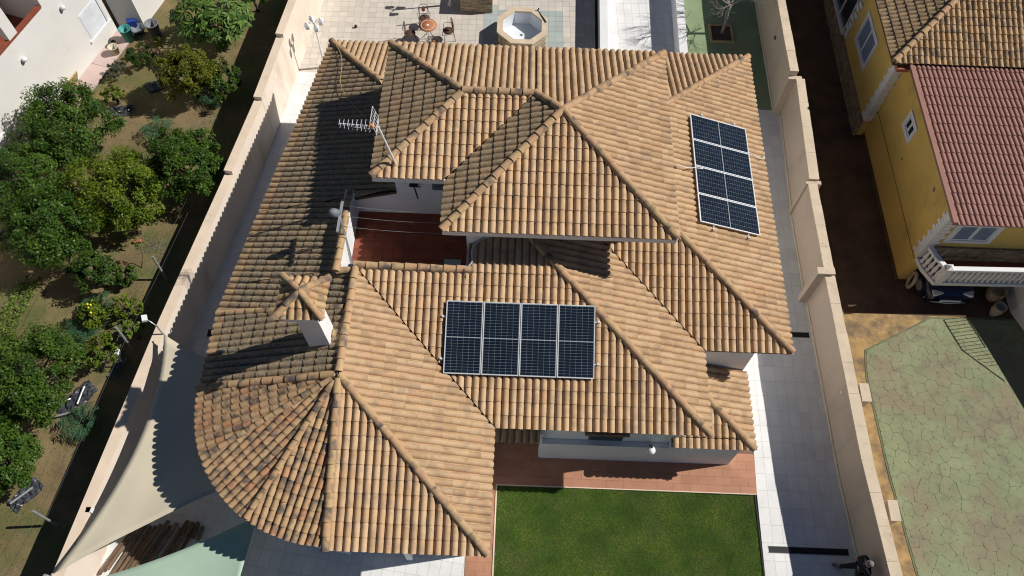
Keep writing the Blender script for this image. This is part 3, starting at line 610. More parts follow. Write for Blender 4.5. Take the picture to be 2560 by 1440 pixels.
def flush_tiles(owner, limit, piece):
    """the tiles that show largest become pieces of the roof; the others are joined"""
    full = [t for t in FULL]; full.sort(key=lambda t: t[0]); FULL.clear()
    var = {}
    for k, (d, mtx, rnd, we, red, style) in enumerate(full):
        st = STYLE[style]
        if k < limit and d < 1e8:
            q = (style, int(rnd * 14), round(we, 1), round(red, 1))
            if q not in var:
                me = bpy.data.meshes.new(piece); me.from_pydata([tuple(p) for p in st['v']], [], st['f'])
                for nm, val in (('rnd', (q[1] + 0.5) / 14), ('wea', q[2]), ('red', q[3])):
                    a = me.attributes.new(nm, 'FLOAT', 'POINT'); a.data.foreach_set('value', [val] * len(st['v']))
                me.polygons.foreach_set('use_smooth', [i < st['nsm'] for i in range(len(st['f']))]); me.materials.append(M[st['mat']]); me.update(); var[q] = me
            link(piece, var[q], owner, mw=mtx)
        else:
            A = np.array(mtx); v = st['v'] @ A[:3, :3].T + A[:3, 3]
            n = len(v); stash((st['mat'], None), v, st['f'], np.full(n, rnd), np.full(n, we), np.full(n, red), [i < st['nsm'] for i in range(len(st['f']))])
    off = 0; VV = []; FF = []; SM = []; MI = []; A = [[], [], []]; mats = []
    for (mat, _), lst in STUFF.items():
        if mat not in mats: mats.append(mat)
        for v, f, r, w_, rd, sm in lst:
            VV.append(v); FF.extend([tuple(i + off for i in q) for q in f]); SM.extend(sm); MI.extend([mats.index(mat)] * len(f)); off += len(v)
            for a, b in zip(A, (r, w_, rd)): a.append(b)
    me = bpy.data.meshes.new('joined_roof_tiles'); me.from_pydata(np.concatenate(VV).tolist(), [], FF)
    for nm, a in zip(('rnd', 'wea', 'red'), A):
        at = me.attributes.new(nm, 'FLOAT', 'POINT'); at.data.foreach_set('value', np.concatenate(a).astype(np.float32))
    for q in mats: me.materials.append(M[q])
    me.polygons.foreach_set('use_smooth', SM); me.polygons.foreach_set('material_index', MI); me.update()
    tag(link('joined_roof_tiles', me, owner), kind='stuff')
    STUFF.clear()
flush_tiles(house, 290, 'roof_tile')

# ridge and hip tiles
RID = {}
def ridge_mesh(mat, k, r=0.105, L=0.40, red=0.6, wea=0.1):
    key = (mat, k, r, L)
    if key in RID: return RID[key]
    b = MB(); n = 9; v = []
    for y, rr, dz in ((0, r, 0.016), (L, r * 0.86, -0.004)):
        for i in range(n): a = math.pi * i / (n - 1); v.append((-rr * math.cos(a), y, rr * 0.92 * math.sin(a) + dz))
    for i in range(n): a = math.pi * i / (n - 1); v.append((-(r - 0.018) * math.cos(a), 0, (r - 0.018) * 0.92 * math.sin(a) + 0.016))
    for i in range(n): a = math.pi * i / (n - 1); v.append((-(r - 0.018) * math.cos(a), 0.05, (r - 0.02) * 0.92 * math.sin(a)))
    v += v[:n]
    f = [(i, n + i, n + i + 1, i + 1) for i in range(n - 1)] + [(4 * n + i, 4 * n + i + 1, 2 * n + i + 1, 2 * n + i) for i in range(n - 1)] + [(2 * n + i, 2 * n + i + 1, 3 * n + i + 1, 3 * n + i) for i in range(n - 1)]
    f += [tuple(3 * n + i for i in range(n))]
    me = bpy.data.meshes.new('ridge_tile'); me.from_pydata(v, [], f); me.polygons.foreach_set('use_smooth', [i < n - 1 for i in range(len(f))])
    for nm, val in (('rnd', (k * 0.137) % 1), ('wea', wea), ('red', red)):
        at = me.attributes.new(nm, 'FLOAT', 'POINT'); at.data.foreach_set('value', [val] * len(v))
    me.materials.append(M[mat]); me.update(); RID[key] = me; return me
def ridge(p0, p1, mat='tile_flamed', owner=None, r=0.118, step=0.36, lift=0.045, name='ridge_tile', bed=True):
    """p0 is the low end"""
    p0, p1 = Vector(p0), Vector(p1); d = p1 - p0; L = d.length; y = d.normalized(); x = y.cross(Vector((0, 0, 1))).normalized(); z = x.cross(y)
    n = max(1, round(L / step)); st = L / n
    B = Matrix(((x.x, y.x, z.x, 0), (x.y, y.y, z.y, 0), (x.z, y.z, z.z, 0), (0, 0, 0, 1)))
    for i in range(n):
        p = p0 + y * (st * i - 0.02) + z * (lift + random.uniform(-0.004, 0.006)) + x * random.uniform(-0.006, 0.006)
        link(name, ridge_mesh(random.choice(('tile', 'tile_flamed')) if mat == 'tile' else mat, random.randrange(16), r, st + 0.05), owner or house, mw=Matrix.Translation(p) @ B @ Matrix.Rotation(random.uniform(-0.02, 0.02), 4, 'Z'))
    if bed:
        b = MB(); w_ = r * 0.8
        q = [p0 - x * w_ - z * 0.04, p0 + x * w_ - z * 0.04, p1 + x * w_ - z * 0.04, p1 - x * w_ - z * 0.04]
        b.hexa([*q, *[a + z * (0.04 + lift + 0.02) for a in q]]); b.build('mortar_bed', M['mortar'], owner or house)
def zl(x, y, ep, up, m): return plane_z(ep, up, m)(x, y)
hz = ZE + m_ * 4.15
ridge((XN, YA, ZE), (-0.11, 13.0, ZE + m_ * 5.73), 'tile')
ridge((XE, YF, ZE), (XR + 0.03, YAP, AP[2]), 'tile')
ridge((XG, YC, ZE), (4.25, YC + 3.99, ZE + m_ * 3.99), 'tile')
ridge((XG, YB, ZE), (4.25, YB - 3.99, ZE + m_ * 3.99), 'tile')
ridge((-6.97, YB, ZE), (-4.75, 19.0, ZE + m_ * 2.66), 'tile_old')
ridge((XR, YAP + 0.1, AP[2] + 0.02), (XR + 0.03, YA + 4.1, AP[2] + 0.02), 'tile')
ridge((XL - 0.05, YAP, ZE), (XR - 0.08, YAP + 0.02, AP[2]))
ridge((XR + 0.02, YF - 0.05, ZE + 0.01), (XR + 0.01, YAP - 0.1, AP[2]))
for a in (209, 239):
    ridge((XR + (RC - 0.02) * math.cos(rad(a)), YAP + (RC - 0.02) * math.sin(rad(a)), ZE + 0.05), (XR + 0.18 * math.cos(rad(a)), YAP + 0.18 * math.sin(rad(a)), AP[2] - 0.03), r=0.09, step=0.3, lift=0.05)
ridge((XL, 10.43, ZE), (XR - 0.15, 10.14, AP[2] - 0.05), r=0.095)
ridge((XP, YP, ZP), (5.3, YP + 2.07, ZP + m_ * 2.07), 'tile')
ridge((-2.03, 11.94, ZU), (*PK, ZU + 1.07), 'tile'); ridge((4.47, 11.94, ZU), (*PK, ZU + 1.07), 'tile'); ridge((4.5, 18.9, ZU), (*PK, ZU + 1.07), 'tile')
ridge((*JR, ZU + 0.818), (*PK, ZU + 1.07), 'tile'); ridge((*JL, ZU + 0.825), (*JR, ZU + 0.825), 'tile')
ridge((-4.18, 13.68, ZU), (*JL, ZU + 0.818), 'tile'); ridge((-4.18, 18.9, ZU), (*JL, ZU + 0.818), 'tile_old')
# caps on the parapets of the roof terrace
ridge((-4.6, 11.47, 4.2), (-1.25, 11.45, 4.2), lift=0.0, r=0.12)
ridge((-5.12, 11.25, 4.18), (-5.07, 13.1, 4.2), lift=0.0, r=0.12)
ridge((-5.12, 13.15, 4.1), (-5.1, 14.1, 4.1), 'tile_old', lift=0.0, r=0.12)
ridge((-5.1, 11.3, 4.12), (-4.62, 11.36, 4.14), 'tile_old', lift=0.0, r=0.11, bed=False)

# walls
def wall(x0, x1, y0, y1, z0, z1, mat='white', name='wall', parent=None):
    z0 = -1.0 if z0 == 0 else z0
    b = MB(); b.box(x0, x1, y0, y1, z0, z1); return b.build(name, M[mat], parent or house)
def wpoly(poly, z0, z1, mat='white', name='wall', parent=None):
    z0 = -1.0 if z0 == 0 else z0
    b = MB(); b.prism(poly, z0, z1); return b.build(name, M[mat], parent or house)
wall(1.0, 5.2, 7.72, 7.9, 0, 2.66)                         # front of the middle block
wall(-1.0, 1.0, 8.2, 8.4, 0, 2.66)
wall(-1.3, -1.12, 4.45, 8.3, 0, 2.68); wpoly([(-4.6, 4.45), (-1.3, 4.45), (-1.3, 4.65), (-4.6, 4.65)], 0, 2.68)
wpoly([(XR + 3.7 * math.cos(rad(a)), YAP + 3.7 * math.sin(rad(a))) for a in range(180, 271, 15)] + [(XR + 3.5 * math.cos(rad(a)), YAP + 3.5 * math.sin(rad(a))) for a in range(270, 179, -15)], 0, 2.68)
wpoly([(-8.3, 8.05), (-8.1, 8.05), (-7.9, 10.4), (-6.2, 21.2), (-6.4, 21.2), (-8.1, 10.4)], 0, 2.68)
wall(-6.2, 7.1, 21.0, 21.2, 0, 2.68); wall(7.1, 7.3, 10.2, 21.2, 0, 2.68); wall(5.2, 7.3, 10.0, 10.2, 0, 2.70)
wall(5.0, 5.2, 7.9, 10.0, 0, 2.68)
wall(4.93, 7.1, 7.57, 7.70, 0, 0.95, name='lean_to_wall'); wall(6.92, 7.1, 7.70, 10.0, 0, 0.95, name='lean_to_wall')
wall(1.05, 4.93, 7.57, 7.70, 0, 0.5, name='parapet_wall'); wall(1.03, 4.93, 7.545, 7.71, 0.5, 0.54, name='parapet_ledge')
wall(1.0, 1.05, 7.58, 7.72, 0, 1.3, name='drainpipe_boxing')
# upper storey
wall(-1.2, 4.2, 13.0, 13.15, 2.9, 5.4); wall(-1.4, -1.2, 12.2, 14.15, 2.9, 5.4); wpoly([(-1.2, 12.2), (-0.5, 12.5), (-0.3, 13.0), (-1.2, 13.0)], 2.9, 5.4); wall(-3.67, -1.4, 14.15, 14.35, 2.9, 5.4); wall(-5.2, -3.67, 14.15, 14.33, 2.9, 3.86)
wpoly([(-5.2, 14.152), (-3.672, 14.152), (-3.672, 14.325), (-5.2, 14.325)], 3.862, plane_z((XL, 10.43, ZE - 0.14), UL, m_))
wall(-3.67, -3.45, 14.35, 18.5, 2.9, 5.4); wall(-3.45, 4.2, 18.3, 18.5, 2.9, 5.4); wall(4.0, 4.2, 13.15, 18.3, 2.9, 5.4)
wpoly([(-5.24, 11.35), (-5.0, 11.35), (-5.0, 14.15), (-5.24, 14.15)], 2.9, 4.14, name='parapet_wall'); wall(-5.0, -1.2, 11.36, 11.52, 2.9, 4.16, name='parapet_wall'); wall(-1.4, -1.2, 11.52, 12.2, 2.9, 4.1, name='parapet_wall')
# white fascias under the eaves
def fascia(p0, p1, z, inset, h=0.13):
    p0, p1 = Vector(p0), Vector(p1); d = (p1 - p0).normalized(); n = Vector((-d.y, d.x))       # inward = left of travel
    q = [p0 + n * inset, p1 + n * inset, p1 + n * (inset + 0.05), p0 + n * (inset + 0.05)]
    b = MB(); b.prism([tuple(a) for a in q], z - h - 0.06, z - 0.004); b.build('fascia', M['white'], house)
for a, b_, z, i_ in (((XE, YA), (XN, YA), ZE, 0.02), ((XN, YA), (XN, YC), ZE, 0.02), ((XN, YC), (XG, YC), ZE, 0.02), ((XG, YC), (XG, YB), ZE, 0.02), ((XG, YB), (-6.97, YB), ZE, 0.02),
                 ((-6.97, YB), (XL, 10.43), ZE, 0.02), ((XR, YF), (XE, YF), ZE, 0.02), ((XE, YF), (XE, YA), ZE, 0.02), ((-2.03, 11.94), (4.47, 11.94), ZU, -0.045), ((4.47, 11.94), (4.5, 18.9), ZU, 0.02),
                 ((4.5, 18.9), (-4.18, 18.9), ZU, 0.02), ((-4.18, 18.9), (-4.18, 13.68), ZU, 0.02), ((-4.18, 13.68), (-2.03, 13.68), ZU, -0.045), ((-2.03, 13.68), (-2.03, 11.94), ZU, 0.02), ((4.93, YP), (XP, YP), ZP, 0.03), ((XP, YP), (XP, 9.97), ZP, 0.03)):
    fascia(a, b_, z, i_)
# roof terrace floor
fl = MB(); fl.box(-5.0, -1.3, 11.5, 14.16, 2.8, 2.97); tf = fl.build('terrace_floor', M['dark_grout'], house)
tm = MB(); tm.rbox((0, 0, 0), 0.30, 0.30, 0.02); tme = tm.mesh('terracotta_tile', M['terracotta'])
for i in range(12):
    for j in range(9): link('terracotta_tile', tme, tf, mw=Matrix.Translation((-4.83 + i * 0.308, 11.68 + j * 0.308, 2.976)))
# window lintel of the ground floor, wall fittings on the upper wall
b = MB(); b.box(2.3, 3.62, 7.62, 7.73, 1.2, 1.36); b.build('window_lintel', M['wood'], house)
wn_ = MB(); wn_.box(2.45, 3.48, 7.70, 7.73, 0.6, 1.2); wn_.build('window', M['glass'], house)
vg = MB(); vg.box(-2.56, -2.16, 14.11, 14.16, 4.33, 4.78); vgo = vg.build('vent_grille', M['grey_plastic'], house)
for k in range(6): b = MB(); b.box(-2.53, -2.19, 14.095, 14.115, 4.37 + k * 0.065, 4.40 + k * 0.065); b.build('grille_slat', M['bin'], vgo)
bk = MB(); bk.box(-3.24, -2.98, 14.05, 14.15, 4.52, 4.58); bk.tube((-3.1, 14.08, 4.55), (-2.98, 13.85, 4.2), 0.022); bk.tube((-3.16, 14.05, 4.55), (-2.9, 14.05, 4.55), 0.02); bk.build('wall_bracket', M['dark'], house)
# small pillar and step by the front corner
b = MB(); b.box(-2.9, -2.72, 4.25, 4.44, -1, 2.6); b.build('porch_pillar', M['white'], house)

# chimney with its own little tiled roof
ch = MB(); ch.hexa([(-5.57, 8.98, 3.55), (-4.96, 8.98, 3.55), (-4.96, 9.56, 3.55), (-5.57, 9.56, 3.55), (-5.56, 8.92, 6.3), (-5.0, 8.92, 6.3), (-5.0, 9.48, 6.3), (-5.56, 9.48, 6.3)])
chim = ch.build('chimney', M['white'], house)
b = MB(); b.box(-5.84, -4.965, 8.89, 9.5, 5.6, 6.25); b.build('smoke_hood', M['white'], chim)
b = MB(); b.box(-5.66, -4.9, 8.86, 9.6, 6.26, 6.33); b.build('chimney_slab', M['white'], chim)
cx, cy, cz, hw_ = -5.27, 9.19, 6.36, 0.54
for up_ in ((0, 1), (0, -1), (1, 0), (-1, 0)):
    px_, py_ = -up_[1], up_[0]
    slope((cx - up_[0] * hw_, cy - up_[1] * hw_, cz), up_, 0.62, [[(cx - up_[0] * hw_ + px_ * hw_, cy - up_[1] * hw_ + py_ * hw_), (cx - up_[0] * hw_ - px_ * hw_, cy - up_[1] * hw_ - py_ * hw_), (cx, cy)]], style='barrel', s0=0.1, owner=None, deck=False, red=0.25)
flush_tiles(chim, 60, 'chimney_tile')
d = MB(); d.add([(cx - hw_, cy - hw_, cz - 0.02), (cx + hw_, cy - hw_, cz - 0.02), (cx + hw_, cy + hw_, cz - 0.02), (cx - hw_, cy + hw_, cz - 0.02), (cx, cy, cz + 0.62 * hw_)], [(0, 1, 4), (1, 2, 4), (2, 3, 4), (3, 0, 4), (3, 2, 1, 0)])
d.build('chimney_deck', M['mortar'], chim)
for a, b_ in ((-1, -1), (1, -1), (1, 1), (-1, 1)):
    ridge((cx + a * (hw_ + 0.04), cy + b_ * (hw_ + 0.04), cz + 0.03), (cx, cy, cz + 0.64 * hw_), owner=chim, r=0.095, step=0.42, lift=0.045, bed=True, name='chimney_hip_tile')
for k in range(2): link('ridge_tile', ridge_mesh('tile_flamed', k + 3, 0.1, 0.36), house, mw=Matrix.Translation((-4.96 + 0.02, 9.25 + k * 0.1, 4.05)) @ Matrix.Rotation(rad(-90), 4, 'Z'))

# ================================================================== BOUNDARY WALLS
lw = thing('boundary_wall', 'long cream boundary wall with stepped top beside the orchard garden', 'wall', (-10.2, 14, 0))
def lwall(a, b, h, t=0.27):          # a, b outer line points, a nearer
    a, b = Vector(a), Vector(b); d = (b - a).normalized(); n = Vector((d.y, -d.x))
    q = [a, b, b + n * t, a + n * t]
    m = MB(); m.prism([tuple(p) for p in q], -0.15, h - 0.05); s_ = m.build('wall_section', M['cream'], lw)
    m = MB(); q = [a - n * 0.015, b - n * 0.015, b + n * (t + 0.015), a + n * (t + 0.015)]; m.prism([tuple(p) for p in q], h - 0.05, h); m.build('coping', M['cream_cap'], s_)
lwall((-12.2, 0.5), (-10.93, 10.6), 1.80); lwall((-10.93, 10.602), (-10.05, 16.3), 1.80); lwall((-10.05, 16.302), (-9.6, 19.5), 1.98); lwall((-9.6, 19.502), (-9.3, 22.5), 2.14); lwall((-9.3, 22.502), (-8.45, 31), 2.3)

rw = thing('boundary_wall', 'beige boundary wall with pale coping blocks beside the driveway', 'wall', (10.4, 12, 0))
def rwall(a, b, h, t=0.28, n_cap=6, z0=-0.1):          # inner face line, a nearer
    a, b = Vector(a), Vector(b); d = (b - a).normalized(); n = Vector((d.y, -d.x))
    m = MB(); m.prism([tuple(p) for p in (a, b, b + n * t, a + n * t)], z0, h - 0.06); s_ = m.build('wall_section', M['beige'], rw)
    m = MB(); m.prism([tuple(p) for p in (a - n * 0.03, b - n * 0.03, b, a)], z0, 0.12); m.build('skirting', M['beige_cap'], s_)
    L = (b - a).length; k = n_cap
    for i in range(k):
        p, q = a + d * (L * i / k + 0.004), a + d * (L * (i + 1) / k - 0.004); j = random.uniform(-0.008, 0.008)
        m = MB(); m.prism([tuple(x) for x in (p - n * (0.025 + j), q - n * (0.025 + j), q + n * (t + 0.025 + j), p + n * (t + 0.025 + j))], h - 0.058, h + j * 0.5)
        m.build('coping_stone', M['beige_cap'], s_)
rwall((10.62, 0.5), (10.20, 7.0), 1.84, n_cap=7); rwall((10.20, 7.002), (10.10, 13.1), 1.84, n_cap=6)
rwall((10.07, 13.3), (10.05, 16.7), 1.92, n_cap=4); rwall((10.10, 16.85), (10.28, 21.5), 2.0, n_cap=4); rwall((10.02, 21.66), (10.02, 31), 2.2, n_cap=9)
def pier(poly, h, cap=True):
    m = MB(); m.prism(poly, -0.1, h); p = m.build('wall_pier', M['beige'], rw)
    if cap:
        m = MB(); x = [a for a, b in poly]; y = [b for a, b in poly]; m.box(min(x) - 0.02, max(x) + 0.02, min(y) - 0.02, max(y) + 0.02, h, h + 0.06); m.build('pier_cap', M['beige_cap'], p)
pier([(9.83, 13.1), (10.35, 13.1), (10.35, 13.3), (9.83, 13.3)], 1.92)
pier([(9.98, 16.7), (10.5, 16.7), (10.5, 16.85), (9.98, 16.85)], 1.9, False)
pier([(10.0, 21.5), (10.5, 21.5), (10.5, 21.66), (10.0, 21.66)], 1.95, False)
for (x, y) in ((10.55, 9.1), (10.72, 5.6)):
    m = MB(); m.box(x - 0.02, x + 0.24, y - 0.26, y + 0.26, -0.02, 1.76); p = m.build('wall_pier', M['beige'], rw)
    m = MB(); m.box(x - 0.015, x + 0.27, y - 0.29, y + 0.29, 1.762, 1.81); m.build('pier_cap', M['beige_cap'], p)
for (x, y, z) in ((10.25, 9.25, 1.35), (10.06, 24.2, 1.4)):
    m = MB(); m.box(x - 0.1, x - 0.02, y - 0.06, y + 0.06, z - 0.05, z + 0.05); tag(m.build('socket_box', M['white_paint' if y < 10 else 'grey_plastic']), 'small white socket box on the beige wall' if y < 10 else 'small grey socket box on the far part of beige wall', 'socket')

# ================================================================== SOLAR PANELS
def panel(origin, ex, ey, W_, L_, label, group):
    """origin: lower left corner; ex across, ey up the panel"""
    ex, ey = Vector(ex).normalized(), Vector(ey).normalized(); ez = ex.cross(ey).normalized(); ey = ez.cross(ex)
    B = Matrix(((ex.x, ey.x, ez.x, origin[0]), (ex.y, ey.y, ez.y, origin[1]), (ex.z, ey.z, ez.z, origin[2]), (0, 0, 0, 1)))
    t = empty('solar_panel'); t.matrix_basis = B; tag(t, label, 'solar panel', group)
    key = ('p', round(W_, 3), round(L_, 3))
    if key not in RID:
        f = MB(); b = 0.022
        f.box(0, W_, 0, b, 0, 0.04); f.box(0, W_, L_ - b, L_, 0, 0.04); f.box(0, b, b, L_ - b, 0, 0.04); f.box(W_ - b, W_, b, L_ - b, 0, 0.04)
        s = MB(); s.box(b - 0.002, W_ - b + 0.002, b - 0.002, L_ - b + 0.002, 0.012, 0.033)
        c = MB(); nx, ny = 6, 24; cw = (W_ - 2 * b - 0.02) / nx; cl = (L_ - 2 * b - 0.05) / ny
        for i in range(nx):
            for j in range(ny):
                x = b + 0.01 + i * cw; y = b + 0.012 + j * cl + (0.022 if j >= 12 else 0)
                c.box(x + 0.003, x + cw - 0.003, y + 0.0025, y + cl - 0.0025, 0.033, 0.0355, random.random())
        RID[key] = (f.mesh('frame', M['alu']), s.mesh('backsheet', M['backsheet']), c.mesh('solar_cells', M['cell']))
    for nm, me in zip(('frame', 'backsheet', 'solar_cells'), RID[key]):
        o = link(nm, me, t, world=False)
        if nm == 'solar_cells': o['kind'] = 'stuff'
    return t
sA = Vector((0, 1, m_)).normalized(); base = Vector((-1.875, 8.565, 2.78 + m_ * 1.295 + 0.13))
nm4 = ['leftmost', 'second from the left', 'third from the left', 'rightmost']
for k in range(4):
    panel(base + Vector((k * 1.062, 0, 0)), (1, 0, 0), sA, 1.042, 2.075, f'{nm4[k]} solar panel of the row on the lower front roof', 'front roof solar panels')
sG = Vector((-1, 0, m_)).normalized()
nm5 = ['nearest to the bottom', 'second from the bottom', 'third from the bottom', 'topmost']
for k in range(4):
    # long side runs up the slope
    o = Vector((7.665, 13.70 + k * 1.077, 2.78 + m_ * 0.575 + 0.13))
    panel(o, (0, 1, 0), sG, 1.055, 2.13, f'solar panel {nm5[k]} in the column on the right roof slope', 'right roof solar panels')
def rail(p0, p1, label):
    t = thing('mounting_rail', label, 'rail', p0); p0, p1 = Vector(p0), Vector(p1)
    b = MB(); b.tube(p0, p1, 0.022, n=4); b.build('rail', M['alu'], t)
    d = p1 - p0
    for k in range(5):
        p = p0 + d * (k / 4); b = MB(); b.box(p.x - 0.03, p.x + 0.03, p.y - 0.03, p.y + 0.03, p.z - 0.12, p.z + (0.045 if k in (0, 4) else 0.0)); b.build('rail_foot', M['alu'], t)
for q, lab in ((0.42, 'lower aluminium mounting rail under the front solar panels'), (1.62, 'upper aluminium mounting rail under the front solar panels')):
    p = base + sA * q + Vector((-0.09, 0, -0.03)); rail(p, p + Vector((4.43, 0, 0)), lab)
for q, lab in ((0.4, 'outer aluminium mounting rail under the right roof solar panels'), (1.65, 'inner aluminium mounting rail under the right roof solar panels')):
    p = Vector((7.665, 13.55, 2.78 + m_ * 0.575 + 0.10)) + sG * q; rail(p, p + Vector((0, 4.55, 0)), lab)

# ================================================================== ROOF FITTINGS
ant = thing('tv_antenna', 'tall tilted TV antenna mast with grid reflector above the roof terrace', 'antenna', (-3.35, 14.05, 4.7))
b = MB(); b.tube((-3.35, 14.05, 4.7), (-3.8, 13.98, 7.32), 0.034); b.build('mast', M['alu'], ant)
b = MB(); b.tube((-3.42, 14.05, 4.75), (-3.3, 14.2, 4.75), 0.03); b.build('mast_clamp', M['metal'], ant)
b = MB(); b.tube((-4.85, 14.0, 7.38), (-3.75, 14.0, 7.30), 0.013); b.build('boom', M['alu'], ant)
for k in range(8):
    x = -4.83 + k * 0.115; z = 7.378 - k * 0.008; ln = 0.09 + 0.012 * k
    b = MB(); b.tube((x, 14.0 - ln, z + 0.05), (x, 14.0 + ln, z + 0.05), 0.008, n=5); b.tube((x, 14.0 - ln * 0.8, z - 0.10), (x, 14.0 + ln * 0.8, z - 0.10), 0.007, n=5); b.build('element', M['alu'], ant)
b = MB(); b.tube((-4.45, 14.0, 7.24), (-3.9, 14.0, 7.2), 0.01, n=5); b.tube((-4.2, 14.0, 7.36), (-4.2, 14.0, 7.22), 0.008, n=5); b.build('lower_boom', M['alu'], ant)
b = MB(); b.box(-4.02, -3.9, 13.96, 14.04, 7.27, 7.39); b.build('dipole_box', M['orange'], ant)
for sgn in (1, -1):
    g = MB()
    P = lambda u, v: (-3.82 - 0.10 * v - 0.0 * u, 14.0 + 0.27 * u, 7.33 + sgn * (0.05 + 0.42 * v))
    for v in (0, 0.5, 1): g.tube(P(-1, v), P(1, v), 0.009, n=5)
    for i in range(6): u = -1 + 0.4 * i; g.tube(P(u, 0), P(u, 1), 0.009, n=5)
    g.build('grid_reflector', M['alu'], ant)
def cable(name, pts, r, mat, label, cat='cable'):
    b = MB(); P = [Vector(p) for p in pts]; out = []
    for i in range(len(P) - 1):
        for t in (0, 0.25, 0.5, 0.75):
            p0, p1, p2, p3 = P[max(i - 1, 0)], P[i], P[i + 1], P[min(i + 2, len(P) - 1)]
            out.append(0.5 * ((2 * p1) + (p2 - p0) * t + (2 * p0 - 5 * p1 + 4 * p2 - p3) * t * t + (3 * p1 - p0 - 3 * p2 + p3) * t ** 3))
    b.path(out + [P[-1]], r); return tag(b.build(name, mat), label, cat)
UP = 0.075
cable('antenna_cable', [(-6.79, 21.43, 2.93 + UP), (-6.45, 20.7, 3.1 + UP), (-6.3, 20.0, 3.19 + UP), (-6.24, 19.3, 3.27 + UP), (-6.05, 18.75, 3.36 + UP), (-5.6, 18.0, 3.53 + UP), (-5.0, 17.2, 3.78 + UP), (-4.3, 16.0, 4.2 + UP), (-3.75, 14.3, 4.65 + UP)], 0.011, M['card'], 'thin pale cable lying across the weathered left roof')
cable('conduit', [(-0.2, 12.44, 4.72), (-0.6, 12.42, 4.66), (-0.85, 12.33, 4.6), (-1.13, 12.14, 4.53), (-1.23, 11.94, 4.46), (-1.21, 11.66, 4.37), (-1.32, 11.5, 4.3), (-1.5, 11.53, 4.26)], 0.024, M['conduit'], 'grey conduit curving down the roof at the terrace corner')
cable('panel_cable', [(7.5, 17.0, 3.14), (7.72, 16.98, 3.12), (7.94, 16.86, 3.05), (8.14, 16.86, 2.99), (8.25, 16.98, 2.95), (8.2, 17.1, 2.93)], 0.016, M['pvc'], 'white cable looping from the right panels to the eave')
cable('panel_cable', [(5.0, 15.7, 4.02), (5.28, 15.63, 3.94), (5.5, 15.7, 3.86), (5.9, 15.76, 3.74)], 0.014, M['pvc'], 'white cable on the right roof left of the panels')
cable('thin_wire', [(-1.42, 11.42, 4.34), (-1.36, 11.1, 4.1), (-1.35, 10.7, 3.98), (-1.4, 10.4, 3.86)], 0.008, M['dark'], 'thin dark wire from the terrace parapet to the front panels')

cp = thing('clothesline_post', 'metal clothesline post with a T bar at the left terrace parapet', 'post', (-4.95, 12.2, 2.98))
b = MB(); b.tube((-4.95, 12.15, 2.98), (-5.03, 12.55, 5.0), 0.022); b.tube((-4.93, 12.2, 2.98), (-5.01, 12.58, 4.9), 0.015); b.build('post', M['metal'], cp)
b = MB(); b.box(-5.07, -5.0, 12.05, 13.1, 4.98, 5.04); b.build('crossbar', M['metal'], cp)
for k, y in enumerate((12.25, 12.6, 12.95)):
    b = MB(); p0 = Vector((-5.0, y, 5.03)); p1 = Vector((-1.42, y + 0.12, 4.7)); b.path([p0.lerp(p1, t) - Vector((0, 0, 0.5 * t * (1 - t))) for t in np.linspace(0, 1, 9)], 0.004, n=4)
    tag(b.build('clothesline', M['metal']), ['clothesline nearest to the viewer across the roof terrace', 'middle clothesline across the roof terrace', 'clothesline farthest back across the roof terrace'][k], 'clothesline', 'terrace clotheslines')
fd = thing('floodlight', 'grey dome shaped floodlight on top of the clothesline post', 'lamp', (-5.12, 12.6, 5.05))
b = MB(); b.lathe([(0.02, -0.2), (0.10, -0.14), (0.135, -0.02), (0.13, 0.1), (0.07, 0.19), (0.01, 0.21)], (-5.16, 12.62, 5.12), 14, mtx=Matrix.Rotation(rad(-35), 4, 'Y') @ Matrix.Rotation(rad(20), 4, 'X')); b.build('lamp_head', M['grey_plastic'], fd)
b = MB(); b.tube((-5.06, 12.56, 5.04), (-5.14, 12.6, 5.06), 0.03); b.build('bracket', M['dark'], fd)
b = MB(); b.box(-2.16, -1.63, 12.2, 12.46, 2.99, 3.05); tag(b.build('green_board', M['teal_board']), 'pale green board lying in the corner of roof terrace', 'board')
gl_ = thing('globe_lamp', 'white globe lamp on the front parapet wall', 'lamp', (4.22, 7.2, 1.5))
b = MB(); b.lathe([(0.01, -0.13)] + [(0.13 * math.cos(a), 0.13 * math.sin(a)) for a in np.linspace(-1.4, 1.4, 9)] + [(0.01, 0.13)], (4.36, 7.43, 0.64), 18); b.build('globe', M['globe'], gl_)
b = MB(); b.box(4.31, 4.41, 7.54, 7.58, 0.6, 0.72); b.tube((4.36, 7.56, 0.76), (4.36, 7.46, 0.78), 0.03); b.build('wall_bracket', M['dark'], gl_)

